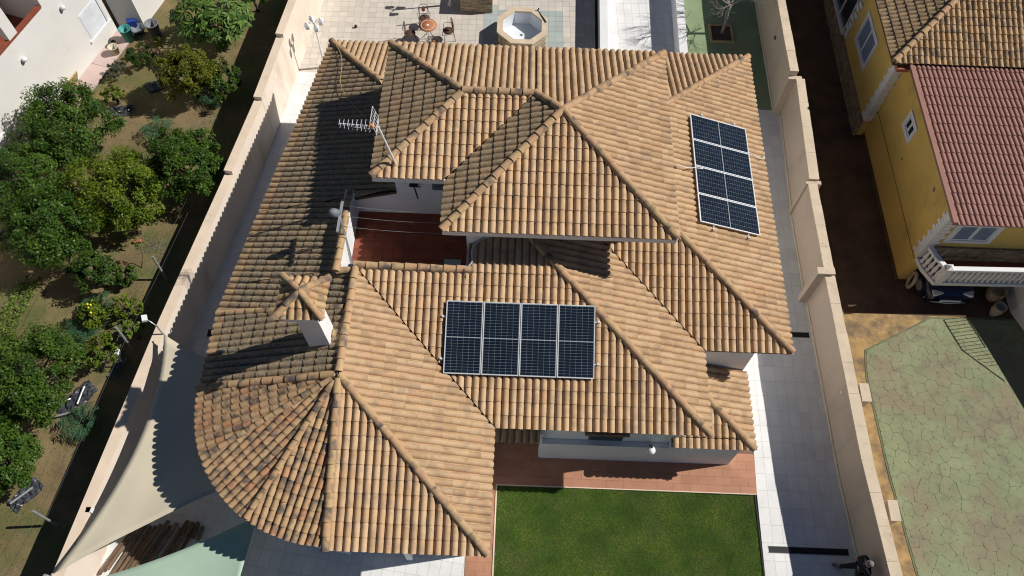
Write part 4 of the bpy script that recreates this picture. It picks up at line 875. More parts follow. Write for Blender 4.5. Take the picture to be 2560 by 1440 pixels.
# ================================================================== BACK PATIO
fo = thing('pool', 'octagonal stone clad plunge pool with white basin', 'pool', (-0.03, 25.1, 0))
R1, R0, H1 = 1.12, 0.88, 0.72; fcx, fcy = -0.03, 25.12
oc = lambda r, k: (fcx + r * math.cos(rad(22.5 + 45 * k)), fcy + r * math.sin(rad(22.5 + 45 * k)))
for k in range(8):
    a, b_ = oc(R1 - 0.06, k), oc(R1 - 0.06, k + 1); c_, d_ = oc(R0, k), oc(R0, k + 1)
    m = MB(); m.prism([oc(R1 - 0.09, k), oc(R1 - 0.09, k + 1), d_, c_], 0, H1 - 0.07); wl = m.build('pool_wall', M['ledge_stone'], fo)
    A, B_ = Vector(a), Vector(b_); dv = (B_ - A); nv = Vector((dv.y, -dv.x)).normalized(); L = dv.length; dv.normalize()
    if (A + dv * L / 2 - Vector((fcx, fcy))).dot(nv) < 0: nv = -nv
    z = 0.0
    while z < H1 - 0.09:
        h = random.uniform(0.05, 0.085); h = min(h, H1 - 0.07 - z); x = 0
        while x < L - 0.02:
            l = min(random.uniform(0.12, 0.3), L - x); o_ = random.uniform(-0.004, 0.014); p, q = A + dv * x, A + dv * (x + l - 0.006)
            s_ = MB(); s_.prism([tuple(v) for v in (p - nv * 0.035, q - nv * 0.035, q + nv * o_, p + nv * o_)], z, z + h - 0.006)
            if k in (4, 5, 6): s_.build('ledge_stone', M['ledge_stone'], wl)
            x += l
        z += h
    m = MB(); m.prism([oc(R1, k), oc(R1, k + 1), oc(R0 - 0.02, k + 1), oc(R0 - 0.02, k)], H1 - 0.068, H1); m.build('coping_stone', M['coping_stone'], fo)
    m = MB(); m.prism([oc(R0 + 0.01, k), oc(R0 + 0.01, k + 1), oc(R0 - 0.025, k + 1), oc(R0 - 0.025, k)], 0.02, H1 - 0.07); m.build('basin_wall', M['pool_white'], fo)
m = MB(); m.prism([oc(R0, k) for k in range(8)], 0.01, 0.06); m.build('basin_floor', M['pool_white'], fo)
m = MB(); m.tube((0.62, 25.95, H1), (0.95, 25.3, H1 + 0.04), 0.02); m.tube((0.58, 25.98, H1), (0.62, 26.0, H1 + 0.12), 0.03); m.build('spout', M['dark'], fo)
for (x, y) in ((-0.62, 24.95), (-0.05, 25.25)):
    m = MB(); m.lathe([(0.05, 0.06), (0.06, 0.075), (0.03, 0.085)], (x, y, 0), 10); m.build('floor_inlet', M['grey_plastic'], fo)

tb = thing('mosaic_table', 'round terracotta mosaic garden table with a white square centre', 'table', (-3.89, 24.9, 0))
m = MB(); m.lathe([(0.36, 0.71), (0.37, 0.72), (0.37, 0.745), (0.0, 0.745)], (-3.89, 24.9, 0), 28); m.build('tabletop', M['terra_mosaic'], tb)
for k in range(30):
    a = 2 * math.pi * k / 30; m = MB(); m.rbox((-3.89 + 0.27 * math.cos(a), 24.9 + 0.27 * math.sin(a), 0.747), 0.035, 0.04, 0.006, a); m.build('mosaic_chip', M['mosaic_pale'], tb)
m = MB(); m.rbox((-3.89, 24.9, 0.748), 0.09, 0.09, 0.008, 0.1); m.build('centre_tile', M['white_paint'], tb)
for k in range(3):
    a = 2 * math.pi * k / 3 + 0.4; m = MB(); m.path([(-3.89 + r * math.cos(a), 24.9 + r * math.sin(a), z) for r, z in ((0.24, 0.71), (0.12, 0.55), (0.07, 0.35), (0.15, 0.15), (0.28, 0.0))], 0.014); m.build('leg', M['rust'], tb)
def garden_chair(x, y, rz, label):
    c = thing('iron_chair', label, 'chair', (x, y, 0), rz, 'wrought iron chairs round the mosaic table')
    def P(nm, f, mat='rust'):
        b = MB(); f(b); b.build(nm, M[mat], c, world=False)
    P('seat', lambda b: b.lathe([(0.2, 0.43), (0.21, 0.44), (0.2, 0.45), (0.0, 0.45)], (0, 0, 0), 16))
    P('seat_frame', lambda b: b.path([(0.21 * math.cos(a), 0.21 * math.sin(a), 0.44) for a in np.linspace(0, 6.28, 17)], 0.012))
    for sx in (-1, 1):
        P('leg', lambda b: b.path([(sx * 0.19, 0.16, 0.44), (sx * 0.2, 0.2, 0.2), (sx * 0.22, 0.23, 0)], 0.012))
        P('leg', lambda b: b.path([(sx * 0.17, -0.16, 0.95), (sx * 0.18, -0.2, 0.44), (sx * 0.22, -0.26, 0)], 0.012))
        P('armrest', lambda b: b.path([(sx * 0.18, -0.2, 0.66), (sx * 0.25, -0.05, 0.66), (sx * 0.25, 0.12, 0.64), (sx * 0.2, 0.16, 0.44)], 0.012))
    def bk(b):
        b.path([(-0.17, -0.2, 0.5), (-0.2, -0.21, 0.75), (-0.16, -0.2, 0.95), (0, -0.2, 1.0), (0.16, -0.2, 0.95), (0.2, -0.21, 0.75), (0.17, -0.2, 0.5), (-0.17, -0.2, 0.5)], 0.012)
        for sx in (-1, 1): b.path([(sx * 0.15 + 0.05 * math.cos(t), -0.205, 0.8 + 0.07 * math.sin(t)) for t in np.linspace(0, 6, 8)], 0.006)
    P('back_frame', bk)
    P('back_medallion', lambda b: b.lathe([(0.075, -0.006), (0.08, 0), (0.075, 0.006)], (0, -0.205, 0.74), 16, mtx=Matrix.Diagonal((1, 1, 1.0, 1)) @ Matrix.Rotation(rad(90), 4, 'X') @ Matrix.Diagonal((1, 1.8, 1, 1))), 'terra_mosaic')
    return c
garden_chair(-4.12, 25.62, rad(190), 'upright iron chair behind the mosaic table with its medallion showing')
garden_chair(-4.62, 24.72, rad(-75), 'dark iron chair on the left of the mosaic table')
garden_chair(-3.08, 24.95, rad(105), 'iron chair on the right of the mosaic table')
garden_chair(-3.62, 24.12, rad(15), 'iron chair in front of the mosaic table beside the eave')
def lamp_post(x, y, label, n_heads, top, lean=(0, 0)):
    t = thing('lamp_post', label, 'lamp post', (x, y, 0))
    b = MB(); b.lathe([(0.11, 0), (0.11, 0.05), (0.06, 0.1), (0.05, 0.2), (0.03, 0.3)], (x, y, 0), 12); b.build('base', M['white_paint'], t)
    b = MB(); b.tube((x, y, 0.25), (x, y, 1.0), 0.05); b.tube((x, y, 1.0), (x, y, top), 0.03); b.build('pole', M['white_paint'], t)
    for k in range(n_heads):
        a = 2 * math.pi * k / n_heads + 0.5; hx, hy = x + 0.27 * math.cos(a), y + 0.27 * math.sin(a)
        b = MB(); b.path([(x, y, top - 0.1), (x + 0.14 * math.cos(a), y + 0.14 * math.sin(a), top + 0.08), (hx, hy, top + 0.03)], 0.018); arm = b.build('lamp_arm', M['white_paint'], t)
        b = MB(); b.add([(hx + 0.1, hy + 0.1, top - 0.02), (hx - 0.1, hy + 0.1, top - 0.02), (hx - 0.1, hy - 0.1, top - 0.02), (hx + 0.1, hy - 0.1, top - 0.02), (hx, hy, top + 0.12)], [(0, 1, 4), (1, 2, 4), (2, 3, 4), (3, 0, 4), (3, 2, 1, 0)])
        b.box(hx - 0.07, hx + 0.07, hy - 0.07, hy + 0.07, top - 0.2, top - 0.03); b.build('lantern', M['white_paint'], arm)
lamp_post(-7.95, 23.1, 'white lamp post with a cluster of lanterns beside the cream wall', 4, 2.35)
lamp_post(-3.16, 26.95, 'white lamp post beside the stone bench at the photo top', 3, 2.3)
sb = thing('stone_bench', 'stone clad bench with a slatted timber top at the photo top', 'bench', (-1.98, 27.2, 0))
m = MB(); m.box(-2.66, -1.34, 26.60, 27.8, 0, 0.78); core = m.build('bench_core', M['ledge_stone'], sb)
z = 0.0
while z < 0.76:
    h = min(random.uniform(0.06, 0.1), 0.78 - z); x = -2.68
    while x < -1.33:
        l = min(random.uniform(0.15, 0.4), -1.32 - x); m = MB(); m.box(x, x + l - 0.006, 26.56 - random.uniform(0, 0.02), 26.61, z, z + h - 0.006); m.build('ledge_stone', M['ledge_stone'], core); x += l
    z += h
for k in range(7): m = MB(); m.box(-2.72, -1.28, 26.54 + k * 0.185, 26.72 + k * 0.185, 0.79, 0.83, random.random()); m.build('timber_slat', M['wood_top'], sb)
m = MB(); m.lathe([(0.0, 0.0), (0.055, 0.02), (0.07, 0.07), (0.05, 0.12), (0.0, 0.13)], (-7.0, 25.4, 0), 12); tag(m.build('black_ball', M['dark']), 'small black ball on the back patio by the lamp post', 'ball')
# ramp walls, planter, bare tree
for (xa, xb, h, lab, mt) in ((3.1, 3.36, 0.85, 'low white wall along the left of the ramp', 'white'), (6.28, 6.55, 0.85, 'low white wall between the ramp and the green yard', 'white')):
    t = thing('low_wall', lab, 'wall', ((xa + xb) / 2, 25, 0)); m = MB(); m.prism([(xa, 21.3), (xb, 21.3), (xb + 0.15, 29.5), (xa + 0.1, 29.5)], 0, h); m.build('wall_body', M[mt], t)
    m = MB(); m.prism([(xa - 0.02, 21.3), (xb + 0.02, 21.3), (xb + 0.17, 29.5), (xa + 0.08, 29.5)], h, h + 0.04); m.build('coping', M['white'], t)
pb = thing('tree_planter', 'square sunken planter frame with dark soil around the bare tree', 'planter', (8.35, 25.8, 0))
for x0, x1, y0, y1 in ((7.86, 8.84, 25.3, 25.38), (7.86, 8.84, 26.24, 26.32), (7.86, 7.94, 25.38, 26.24), (8.76, 8.84, 25.38, 26.24)):
    m = MB(); m.box(x0, x1, y0, y1, 0.0, 0.06); m.build('frame_side', M['card'], pb)
m = MB(); m.box(7.94, 8.76, 25.38, 26.24, 0.0, 0.02); m.build('planter_soil', M['rust'], pb)
bt = thing('bare_tree', 'leafless pale tree with fine twigs in the square planter', 'tree', (8.4, 25.85, 0))
def branches(root, mat, p, d, L, r, depth, rr, name='limb', spread=0.6, mb=None, up=0.15):
    n = 4; pts = [p]; q = Vector(p); dd = Vector(d).normalized()
    for i in range(n):
        dd = (dd + Vector((rr.uniform(-1, 1), rr.uniform(-1, 1), rr.uniform(-1, 1) + up)) * 0.16).normalized(); q = q + dd * (L / n); pts.append(q.copy())
    mb.path(pts, [r * (1 - 0.5 * i / n) for i in range(n + 1)], n=6 if r > 0.02 else 4)
    if depth:
        for k in range(rr.choice((2, 3, 3))):
            i = rr.randint(2, n); nd = (dd + Vector((rr.uniform(-1, 1), rr.uniform(-1, 1), rr.uniform(-0.6, 0.9))) * spread * 1.3).normalized()
            branches(root, mat, pts[i], nd, L * rr.uniform(0.6, 0.8), r * 0.55, depth - 1, rr, name, spread, mb, up)
rr = random.Random(8)
m = MB(); m.path([(8.4, 25.85, 0), (8.42, 25.9, 0.5), (8.38, 25.98, 1.0), (8.45, 26.02, 1.5)], [0.085, 0.07, 0.065, 0.06]); m.build('trunk', M['grey_bark'], bt)
for k in range(8):
    a = k * 0.785 + 0.4; m = MB(); branches(bt, None, Vector((8.43, 26.0, 1.25 + 0.03 * k)), (math.cos(a), math.sin(a), 0.8), 0.85, 0.036, 5, rr, mb=m); m.build('limb', M['grey_bark'], bt)

# ================================================================== SHADE SAILS AND THINGS UNDER THEM
def sail(name, mat, corners, sags, dz, label, group):
    C = [Vector(c) for c in corners]; n = 20; vs = []; fs = []
    def edge(a, b, s, t): 
        mid = sum((c for c in C), Vector()) / 4; p = a.lerp(b, t); k = 4 * t * (1 - t) * s
        return p + (mid - (a + b) / 2).normalized() * k
    for j in range(n + 1):
        for i in range(n + 1):
            u, v = i / n, j / n
            S_ = (1 - v) * edge(C[0], C[1], sags[0], u) + v * edge(C[3], C[2], sags[2], u); T_ = (1 - u) * edge(C[0], C[3], sags[3], v) + u * edge(C[1], C[2], sags[1], v)
            Bl = (1 - u) * (1 - v) * C[0] + u * (1 - v) * C[1] + u * v * C[2] + (1 - u) * v * C[3]
            p = S_ + T_ - Bl; p.z -= dz * 16 * u * (1 - u) * v * (1 - v) + 0.02 * math.sin(u * 17 + v * 5) * (1 - v) * (1 - u); vs.append(p)
    for j in range(n):
        for i in range(n): k = j * (n + 1) + i; fs.append((k, k + 1, k + n + 2, k + n + 1))
    b = MB(); b.add(vs, fs, 0, True); t = thing(name, label, 'shade sail', tuple(C[0]), 0, group)
    o = b.build('cloth', mat, t); sm = o.modifiers.new('thick', 'SOLIDIFY'); sm.thickness = 0.006
    for c in C:
        b = MB(); b.lathe([(0.02, -0.01), (0.035, 0.0), (0.02, 0.01)], c, 10); b.build('corner_ring', M['metal'], t)
    return t
sail('shade_sail', M['sail_beige'], [(-11.78, 3.05, 2.0), (-7.3, 5.55, 2.4), (-7.2, 8.9, 2.4), (-10.46, 9.96, 2.25)], (0.1, 0.1, 0.25, 0.75), 0.12, 'beige shade sail stretched from the cream wall to the round roof', 'shade sails')
sail('shade_sail', M['sail_green'], [(-11.5, 2.75, 1.95), (-7.6, 0.4, 2.2), (-6.9, 2.2, 2.25), (-6.62, 4.72, 2.3)], (0.0, 0.15, 0.0, 0.2), 0.1, 'pale green shade sail at the bottom left edge', 'shade sails')
b = MB(); b.tube((-11.9, 3.0, 0), (-11.9, 3.0, 2.12), 0.045); tag(b.build('sail_post', M['metal']), 'grey steel post at the lower corner of the beige sail', 'post')
fl2 = thing('wall_floodlight', 'silver floodlight on a bracket at the top corner of the beige sail', 'lamp', (-10.75, 10.3, 1.8))
b = MB(); b.tube((-10.7, 10.15, 1.8), (-10.72, 10.2, 2.3), 0.025); b.path([(-10.72, 10.2, 2.25), (-10.9, 10.28, 2.4), (-11.0, 10.32, 2.42)], 0.02); b.build('bracket', M['metal'], fl2)
b = MB(); b.rbox((-11.08, 10.36, 2.42), 0.16, 0.2, 0.1, 0.4, 0, 0.4); b.build('lamp_head', M['alu'], fl2)
b = MB(); b.box(-11.5, -11.34, 4.72, 4.86, 1.62, 1.8); tag(b.build('wall_lamp', M['white_paint']), 'small square white lamp on the inner face of the cream wall', 'lamp')
lp = thing('plank_pile', 'loose pile of long weathered planks between the two sails', 'lumber', (-10.3, 4.1, 0))
rr = random.Random(4)
for k in range(13):
    cx_, cy_ = -11.15 + k * 0.155 + rr.uniform(-0.03, 0.03), 4.05 + rr.uniform(-0.1, 0.12) + 0.01 * k
    m = MB(); m.rbox((cx_, cy_, 0.05 + rr.uniform(0, 0.12)), 0.095, 1.5 + rr.uniform(-0.2, 0.3), 0.05, rad(-24 + rr.uniform(-3, 3)), rr.random()); m.build('plank', M['wood'], lp)
for k in range(4): m = MB(); m.rbox((-9.35 + k * 0.16, 4.75 - 0.05 * k, 0.08), 0.10, 0.42, 0.06, rad(-10), rr.random()); m.build('short_plank', M['wood'], lp)

# drains
def drain(x0, x1, y0, y1, label, n):
    t = thing('drain', label, 'drain', ((x0 + x1) / 2, (y0 + y1) / 2, 0)); m = MB(); m.box(x0, x1, y0, y1, -0.02, 0.004); m.build('channel', M['dark'], t)
    for k in range(n):
        y = y0 + (y1 - y0) * (k + 0.5) / n; m = MB(); m.box(x0 + 0.01, x1 - 0.01, y - 0.006, y + 0.006, 0.005, 0.012); m.build('bar', M['dark'], t)
    fr = MB(); fr.box(x0 - 0.015, x1 + 0.015, y0 - 0.015, y0, -0.01, 0.012); fr.box(x0 - 0.015, x1 + 0.015, y1, y1 + 0.015, -0.01, 0.012); fr.build('frame', M['bin'], t)
drain(7.78, 10.13, 4.69, 4.86, 'long slotted drain across the side path near the person', 6)
drain(9.25, 10.01, 11.74, 11.91, 'short slotted drain on the side path below the roof corner', 5)
drain(-10.1, -9.8, 10.95, 11.2, 'dark square drain on the shaded left path', 3)
m = MB(); m.lathe([(0.08, 0), (0.085, 0.12), (0.06, 0.13)], (-8.5, 14.0, 2.3), 10, mtx=Matrix.Rotation(rad(80), 4, 'Y')); tag(m.build('roof_vent_pipe', M['alu']), 'small white pipe end under the left eave', 'pipe')

# ================================================================== YELLOW HOUSE ON THE RIGHT
yh = thing('yellow_house', 'ochre yellow house with red panel roof and white corner quoins', 'house', (15, 18, 0))
def yb(name, x0, x1, y0, y1, z0, z1, mat='yellow_wall', parent=None):
    b = MB(); b.box(x0, x1, y0, y1, z0, z1); return b.build(name, M[mat], parent or yh)
yw = yb('side_wall', 13.4, 13.62, 14.15, 20.8, 0, 3.84); yb('wall_band', 13.388, 13.4, 14.15, 20.8, 1.38, 1.40, 'deck', yw); yb('base_board', 13.36, 13.4, 14.1, 20.85, -0.02, 0.14, 'drive_brown', yw)
yb('front_wall', 13.62, 22, 14.15, 14.35, 1.5, 3.84); yb('garage_pier', 13.62, 13.8, 14.15, 14.4, 0, 1.35); yb('garage_pier', 16.3, 22, 14.15, 14.4, 0, 1.35); yb('garage_back', 13.62, 22, 18.4, 18.6, 0, 3.8)
ub = yb('upper_wall', 13.1, 13.35, 20.8, 34, 0, 3.92); yb('upper_wall', 13.35, 22, 20.6, 20.82, 0, 3.92); yb('upper_wall', 13.1, 13.35, 20.6, 20.8, 0, 3.92)
# rubble plinth stones at the foot of the upper wall
pl = yb('stone_plinth', 13.0, 13.1, 20.58, 34, 0, 0.78, 'stone_clad'); rr = random.Random(9)
z = 0.0
while z < 0.75:
    h = rr.uniform(0.13, 0.22); y = 20.55
    while y < 27.5:
        l = rr.uniform(0.18, 0.42); m = MB(); m.box(12.985 - rr.uniform(0, 0.03), 13.02, y + 0.012, y + l, z + 0.01, min(z + h, 0.8)); m.build('rubble_stone', M['stone_clad'], pl); y += l
    z += h
pl2 = yb('stone_plinth', 13.66, 22, 14.10, 14.15, 1.5, 2.22, 'stone_clad')
z = 1.5
while z < 2.2:
    h = rr.uniform(0.14, 0.24); x = 13.7
    while x < 17.6:
        l = rr.uniform(0.2, 0.45); m = MB(); m.box(x + 0.012, x + l, 14.08 - rr.uniform(0, 0.02), 14.11, z + 0.01, min(z + h, 2.22)); m.build('rubble_stone', M['stone_clad'], pl2); x += l
    z += h
# quoins
def quoin(x, y, z0, z1, sx, sy, n):
    h = (z1 - z0) / n
    for k in range(n):
        a, b_ = (0.36, 0.26) if k % 2 else (0.26, 0.36)
        m = MB(); za, zb_ = z0 + k * h + 0.006, z0 + (k + 1) * h - 0.006
        m.prism([(x - 0.02, y - 0.02), (x + a, y - 0.02), (x + a, y + 0.01), (x + 0.01, y + 0.01), (x + 0.01, y + b_), (x - 0.02, y + b_)], za, zb_); m.build('quoin', M['white_stone'], yh)
quoin(13.4, 14.15, 1.52, 3.82, 1, 1, 14); quoin(13.1, 20.6, 0.82, 3.9, 1, 1, 16)
def ywin(name, face, a0, a1, z0, z1, at, panes, mat):
    """face 'x': on a wall facing -x at x=at; face 'y': facing -y"""
    def bx(nm, u0, u1, v0, v1, d0, d1, m__, par):
        b = MB()
        if face == 'x': b.box(at - d1, at - d0, u0, u1, v0, v1)
        else: b.box(u0, u1, at - d1, at - d0, v0, v1)
        return b.build(nm, M[m__], par)
    fr = bx(name, a0, a1, z0, z1, -0.05, 0.008, 'window_white', yh)
    for (u0, u1, v0, v1) in ((a0 - 0.14, a1 + 0.14, z1, z1 + 0.14), (a0 - 0.14, a1 + 0.14, z0 - 0.14, z0), (a0 - 0.14, a0, z0, z1), (a1, a1 + 0.14, z0, z1)): bx('surround', u0, u1, v0, v1, 0.0, 0.035, 'window_white', fr)
    wd = (a1 - a0) / panes
    for k in range(panes):
        u0, u1 = a0 + k * wd + 0.06, a0 + (k + 1) * wd - 0.06
        bx('pane', u0, u1, z0 + 0.07, z1 - 0.07, 0.01, 0.014, mat, fr)
        if mat == 'shutter':
            v = z0 + 0.085
            while v < z1 - 0.1: bx('shutter_slat', u0 + 0.015, u1 - 0.015, v, v + 0.025, 0.015, 0.026, mat, fr); v += 0.05
ywin('shutter_window', 'x', 22.55, 24.0, 1.7, 2.85, 13.1, 2, 'shutter'); ywin('shutter_window', 'y', 13.95, 15.15, 2.62, 3.45, 14.15, 2, 'shutter'); ywin('small_window', 'x', 18.12, 18.72, 2.8, 3.28, 13.4, 2, 'glass')
for y, z, s_ in ((15.53, 3.4, 0.06), (17.78, 2.11, 0.04)): yb('vent', 13.385, 13.4, y - s_, y + s_, z - s_, z + s_, 'bin')
# dark porch opening with white frame at the photo's top edge
pr = yb('porch_window', 13.085, 13.1, 25.2, 28.5, 0.95, 2.75, 'glass')
for k in range(4): yb('porch_mullion', 13.05, 13.085, 25.2 + k * 1.0, 25.28 + k * 1.0, 0.95, 2.75, 'window_white', pr)
yb('porch_sill', 12.98, 13.085, 25.1, 28.6, 0.82, 0.95, 'white_stone', pr); 
for k in range(7): yb('dentil', 13.03, 13.1, 24.72 + 0.12 * (k % 2), 25.02 + 0.12 * (k % 2), 1.0 + k * 0.25, 1.16 + k * 0.25, 'white_stone', pr)
# red panel roof
tile_template('panel', 0.168, 0.072, 0.046, 0.40, 'tile_red'); tile_template('flame', 0.196, 0.082, 0.07, 0.30, 'tile_flamed')
slope((15, 13.88, 3.90), (0, 1), 0.004, [[(13.5, 13.88), (21, 13.88), (21, 20.4), (13.5, 20.4)]], style='panel', s0=0.1, owner=None, deck=False)
b = MB(); b.prism([(13.42, 13.92), (21, 13.92), (21, 20.55), (13.42, 20.55)], lambda x, y: 3.77 + 0.004 * (y - 13.88), lambda x, y: 3.885 + 0.004 * (y - 13.88)); b.build('roof_slab', M['tile_red'], yh)
b = MB(); b.prism([(13.38, 13.9), (13.53, 13.9), (13.53, 20.4), (13.38, 20.4)], lambda x, y: 3.87 + 0.004 * (y - 13.88), lambda x, y: 3.955 + 0.004 * (y - 13.88)); b.build('verge_trim', M['tile_red'], yh)
b = MB(); b.box(13.0, 13.6, 20.3, 20.6, 3.7, 3.84); b.build('brick_ledge', M['brick'], yh)
slope((12.83, 26, 4.0), (1, 0), 0.35, [[(12.83, 20.46), (17.37, 25.0), (17.37, 33), (12.83, 33)]], style='flame', wea=0.5, s0=0.03, owner=yh)
slope((15, 20.46, 4.0), (0, 1), 0.35, [[(12.83, 20.46), (21, 20.46), (21, 25), (17.37, 25.0)]], style='flame', red=0.1, wea=0.18, s0=0.05, owner=yh)
flush_tiles(yh, 250, 'roof_tile')
ridge((12.83, 20.46, 4.02), (17.3, 24.93, 5.58), 'tile', owner=yh, r=0.11, lift=0.06)
b = MB(); b.box(12.9, 21, 20.52, 20.56, 3.86, 3.98); b.build('fascia', M['brick'], yh)
# balcony
slab = MB(); slab.prism([(13.42, 14.14), (13.5, 13.72), (13.8, 13.17), (21, 13.3), (21, 14.14)], 1.34, 1.5); bal = slab.build('balcony_slab', M['white_stone'], yh)
fl = MB(); fl.prism([(13.55, 14.13), (13.62, 13.75), (13.86, 13.3), (21, 13.42), (21, 14.13)], 1.5, 1.51); fl.build('balcony_floor', M['terracotta'], bal)
BP = MB(); BP.lathe([(0.07, 0), (0.07, 0.06), (0.045, 0.09), (0.045, 0.13), (0.075, 0.26), (0.07, 0.34), (0.04, 0.52), (0.04, 0.58), (0.06, 0.62), (0.06, 0.68)], n=10); bme = BP.mesh('baluster', M['white_stone'])
def balrow(p0, p1, n, rail=True):
    p0, p1 = Vector(p0), Vector(p1)
    for k in range(n): link('baluster', bme, bal, mw=Matrix.Translation((*p0.lerp(p1, (k + 0.5) / n), 1.51)))
    d = (p1 - p0).normalized(); nn = Vector((d.y, -d.x)) * 0.085
    b = MB(); b.prism([tuple(q) for q in (p0 - nn, p1 - nn, p1 + nn, p0 + nn)], 2.19, 2.30); b.build('handrail', M['white_paint'], bal, bevel=0.02)
balrow((13.52, 14.05), (13.62, 13.72), 2); balrow((13.62, 13.72), (13.86, 13.28), 3); balrow((14.02, 13.27), (20.5, 13.4), 36)
b = MB(); b.box(13.83, 14.03, 13.17, 13.37, 1.5, 2.34); b.add([(13.81, 13.15, 2.34), (14.05, 13.15, 2.34), (14.05, 13.39, 2.34), (13.81, 13.39, 2.34), (13.93, 13.27, 2.44)], [(0, 1, 4), (1, 2, 4), (2, 3, 4), (3, 0, 4)]); b.build('balcony_pillar', M['white_stone'], bal)
cable('loose_wire', [(14.3, 13.5, 1.56), (14.1, 13.7, 1.7), (13.98, 13.95, 1.9), (14.2, 14.08, 2.2)], 0.008, M['pvc'], 'thin pale wire dangling on the yellow house balcony')
# raised terrace with steps and railing, just right of the picture; it shades the yard
ter = thing('terrace_steps', 'raised terrace with steps and thin iron railing beside the stone yard', 'steps', (18, 11, 0))
b = MB(); b.prism([(17.1, 13.2), (17.1, 13.0), (17.5, 11.9), (18.6, 8.2), (26, 8.2), (26, 14.1), (17.1, 14.1)], -0.05, 1.48); b.build('terrace_body', M['white_stone'], ter)
b = MB(); rp = [Vector((17.12, 13.05, 1.48)), Vector((17.5, 11.92, 1.48)), Vector((18.2, 10.5, 1.2)), Vector((18.3, 10.2, 1.48))]
b.path([p + Vector((0, 0, 0.82)) for p in rp[:2]] + [Vector((18.05, 10.75, 1.75))], 0.02); b.path([p + Vector((0, 0, 0.06)) for p in rp[:2]], 0.018); b.build('handrail', M['dark'], ter)
for k in range(15):
    t = k / 9; p = rp[0].lerp(rp[1], t); m = MB(); top = 0.82 if t <= 1 else 0.82 - (t - 1) * 0.9
    m.tube(p, p + Vector((0, 0, max(top, 0.3))), 0.011, n=5); m.build('railing_bar', M['dark'], ter)
# blue car half under the balcony
car = thing('parked_car', 'dark blue car parked with its nose out under the white balcony', 'car', (14.85, 15.2, 0))
X0, W2 = 14.85, 0.86
prof = [(13.42, 0.30, 0.60, 0.62), (13.47, 0.22, 0.66, 0.74), (13.65, 0.2, 0.76, 0.83), (14.1, 0.2, 0.86, 0.86), (14.45, 0.2, 0.92, 0.86), (15.2, 0.2, 0.95, 0.86), (17.0, 0.2, 0.95, 0.85), (17.3, 0.3, 0.85, 0.8)]
v = []; f = []
for (y, z0, z1, hw) in prof: v += [(X0 - hw, y, z0), (X0 - hw * 1.0, y, (z0 + z1) / 2), (X0 - hw * 0.9, y, z1 - 0.05), (X0 - hw * 0.5, y, z1), (X0, y, z1 + 0.012), (X0 + hw * 0.5, y, z1), (X0 + hw * 0.9, y, z1 - 0.05), (X0 + hw, y, (z0 + z1) / 2), (X0 + hw, y, z0)]
for k in range(len(prof) - 1):
    for i in range(8): f.append((k * 9 + i, k * 9 + i + 1, (k + 1) * 9 + i + 1, (k + 1) * 9 + i))
    f.append((k * 9 + 8, k * 9, (k + 1) * 9, (k + 1) * 9 + 8))
f.append(tuple(range(9))); f.append(tuple((len(prof) - 1) * 9 + i for i in range(8, -1, -1)))
b = MB(); b.add(v, f, 0, True); b.build('body', M['car_paint'], car)
b = MB(); b.hexa([(X0 - 0.78, 14.35, 0.9), (X0 + 0.78, 14.35, 0.9), (X0 + 0.76, 16.9, 0.94), (X0 - 0.76, 16.9, 0.94), (X0 - 0.6, 15.0, 1.4), (X0 + 0.6, 15.0, 1.4), (X0 + 0.6, 16.4, 1.42), (X0 - 0.6, 16.4, 1.42)]); b.build('cabin', M['glass'], car, bevel=0.05)
b = MB(); b.box(X0 - 0.6, X0 + 0.6, 15.0, 16.42, 1.405, 1.44); b.build('roof', M['car_paint'], car)
for sx in (-1, 1):
    b = MB(); b.rbox((X0 + sx * 0.52, 13.58, 0.66), 0.34, 0.22, 0.12, -sx * 0.25); b.build('headlight', M['alu'], car, bevel=0.02)
    b = MB(); b.rbox((X0 + sx * 0.3, 13.415, 0.42), 0.12, 0.05, 0.08); b.build('fog_light', M['window_white'], car)
    b = MB(); b.rbox((X0 + sx * 0.95, 14.5, 0.98), 0.18, 0.1, 0.13); b.build('wing_mirror', M['car_paint'], car, bevel=0.02)
    for y in (14.05, 16.6): 
        b = MB(); b.tube((X0 + sx * 0.68, y, 0.31), (X0 + sx * 0.87, y, 0.31), 0.31, n=18); wl = b.build('wheel', M['dark'], car)
        b = MB(); b.tube((X0 + sx * 0.86, y, 0.31), (X0 + sx * 0.885, y, 0.31), 0.2, n=14); b.build('rim', M['metal'], wl)
b = MB(); b.box(X0 - 0.36, X0 + 0.36, 13.385, 13.425, 0.36, 0.46); b.build('number_plate', M['window_white'], car)
b = MB(); b.path([(X0 - 0.8, 13.6, 0.28), (X0 - 0.55, 13.44, 0.27), (X0, 13.39, 0.27), (X0 + 0.55, 13.44, 0.27), (X0 + 0.8, 13.6, 0.28)], 0.03); b.build('bumper_trim', M['metal'], car)
for o in [car]: o.location.y -= 0.28
b = MB(); b.path([(13.72 + 0.05 * math.cos(a), 13.9 + 0.2 * math.cos(a), 0.4 + 0.36 * math.sin(a)) for a in np.linspace(0, 6.28, 19)], 0.06, n=8); tag(b.build('hose_coil', M['beige_urn']), 'beige hose coil leaning by the corner of the yellow house', 'hose')
for (x, y, r_, lab) in ((16.55, 13.55, 0.3, 'wide beige cement urn in the shade under the balcony'), (16.45, 12.9, 0.2, 'narrow beige cement urn in the shade in front of the wide one')):
    m = MB(); m.lathe([(r_ * 0.6, 0), (r_, 0.3), (r_ * 0.9, 0.5), (r_ * 1.05, 0.56), (r_ * 0.85, 0.56), (r_ * 0.7, 0.4), (0.02, 0.35)], (x, y, 0), 16); tag(m.build('urn', M['beige_urn']), lab, 'urn')

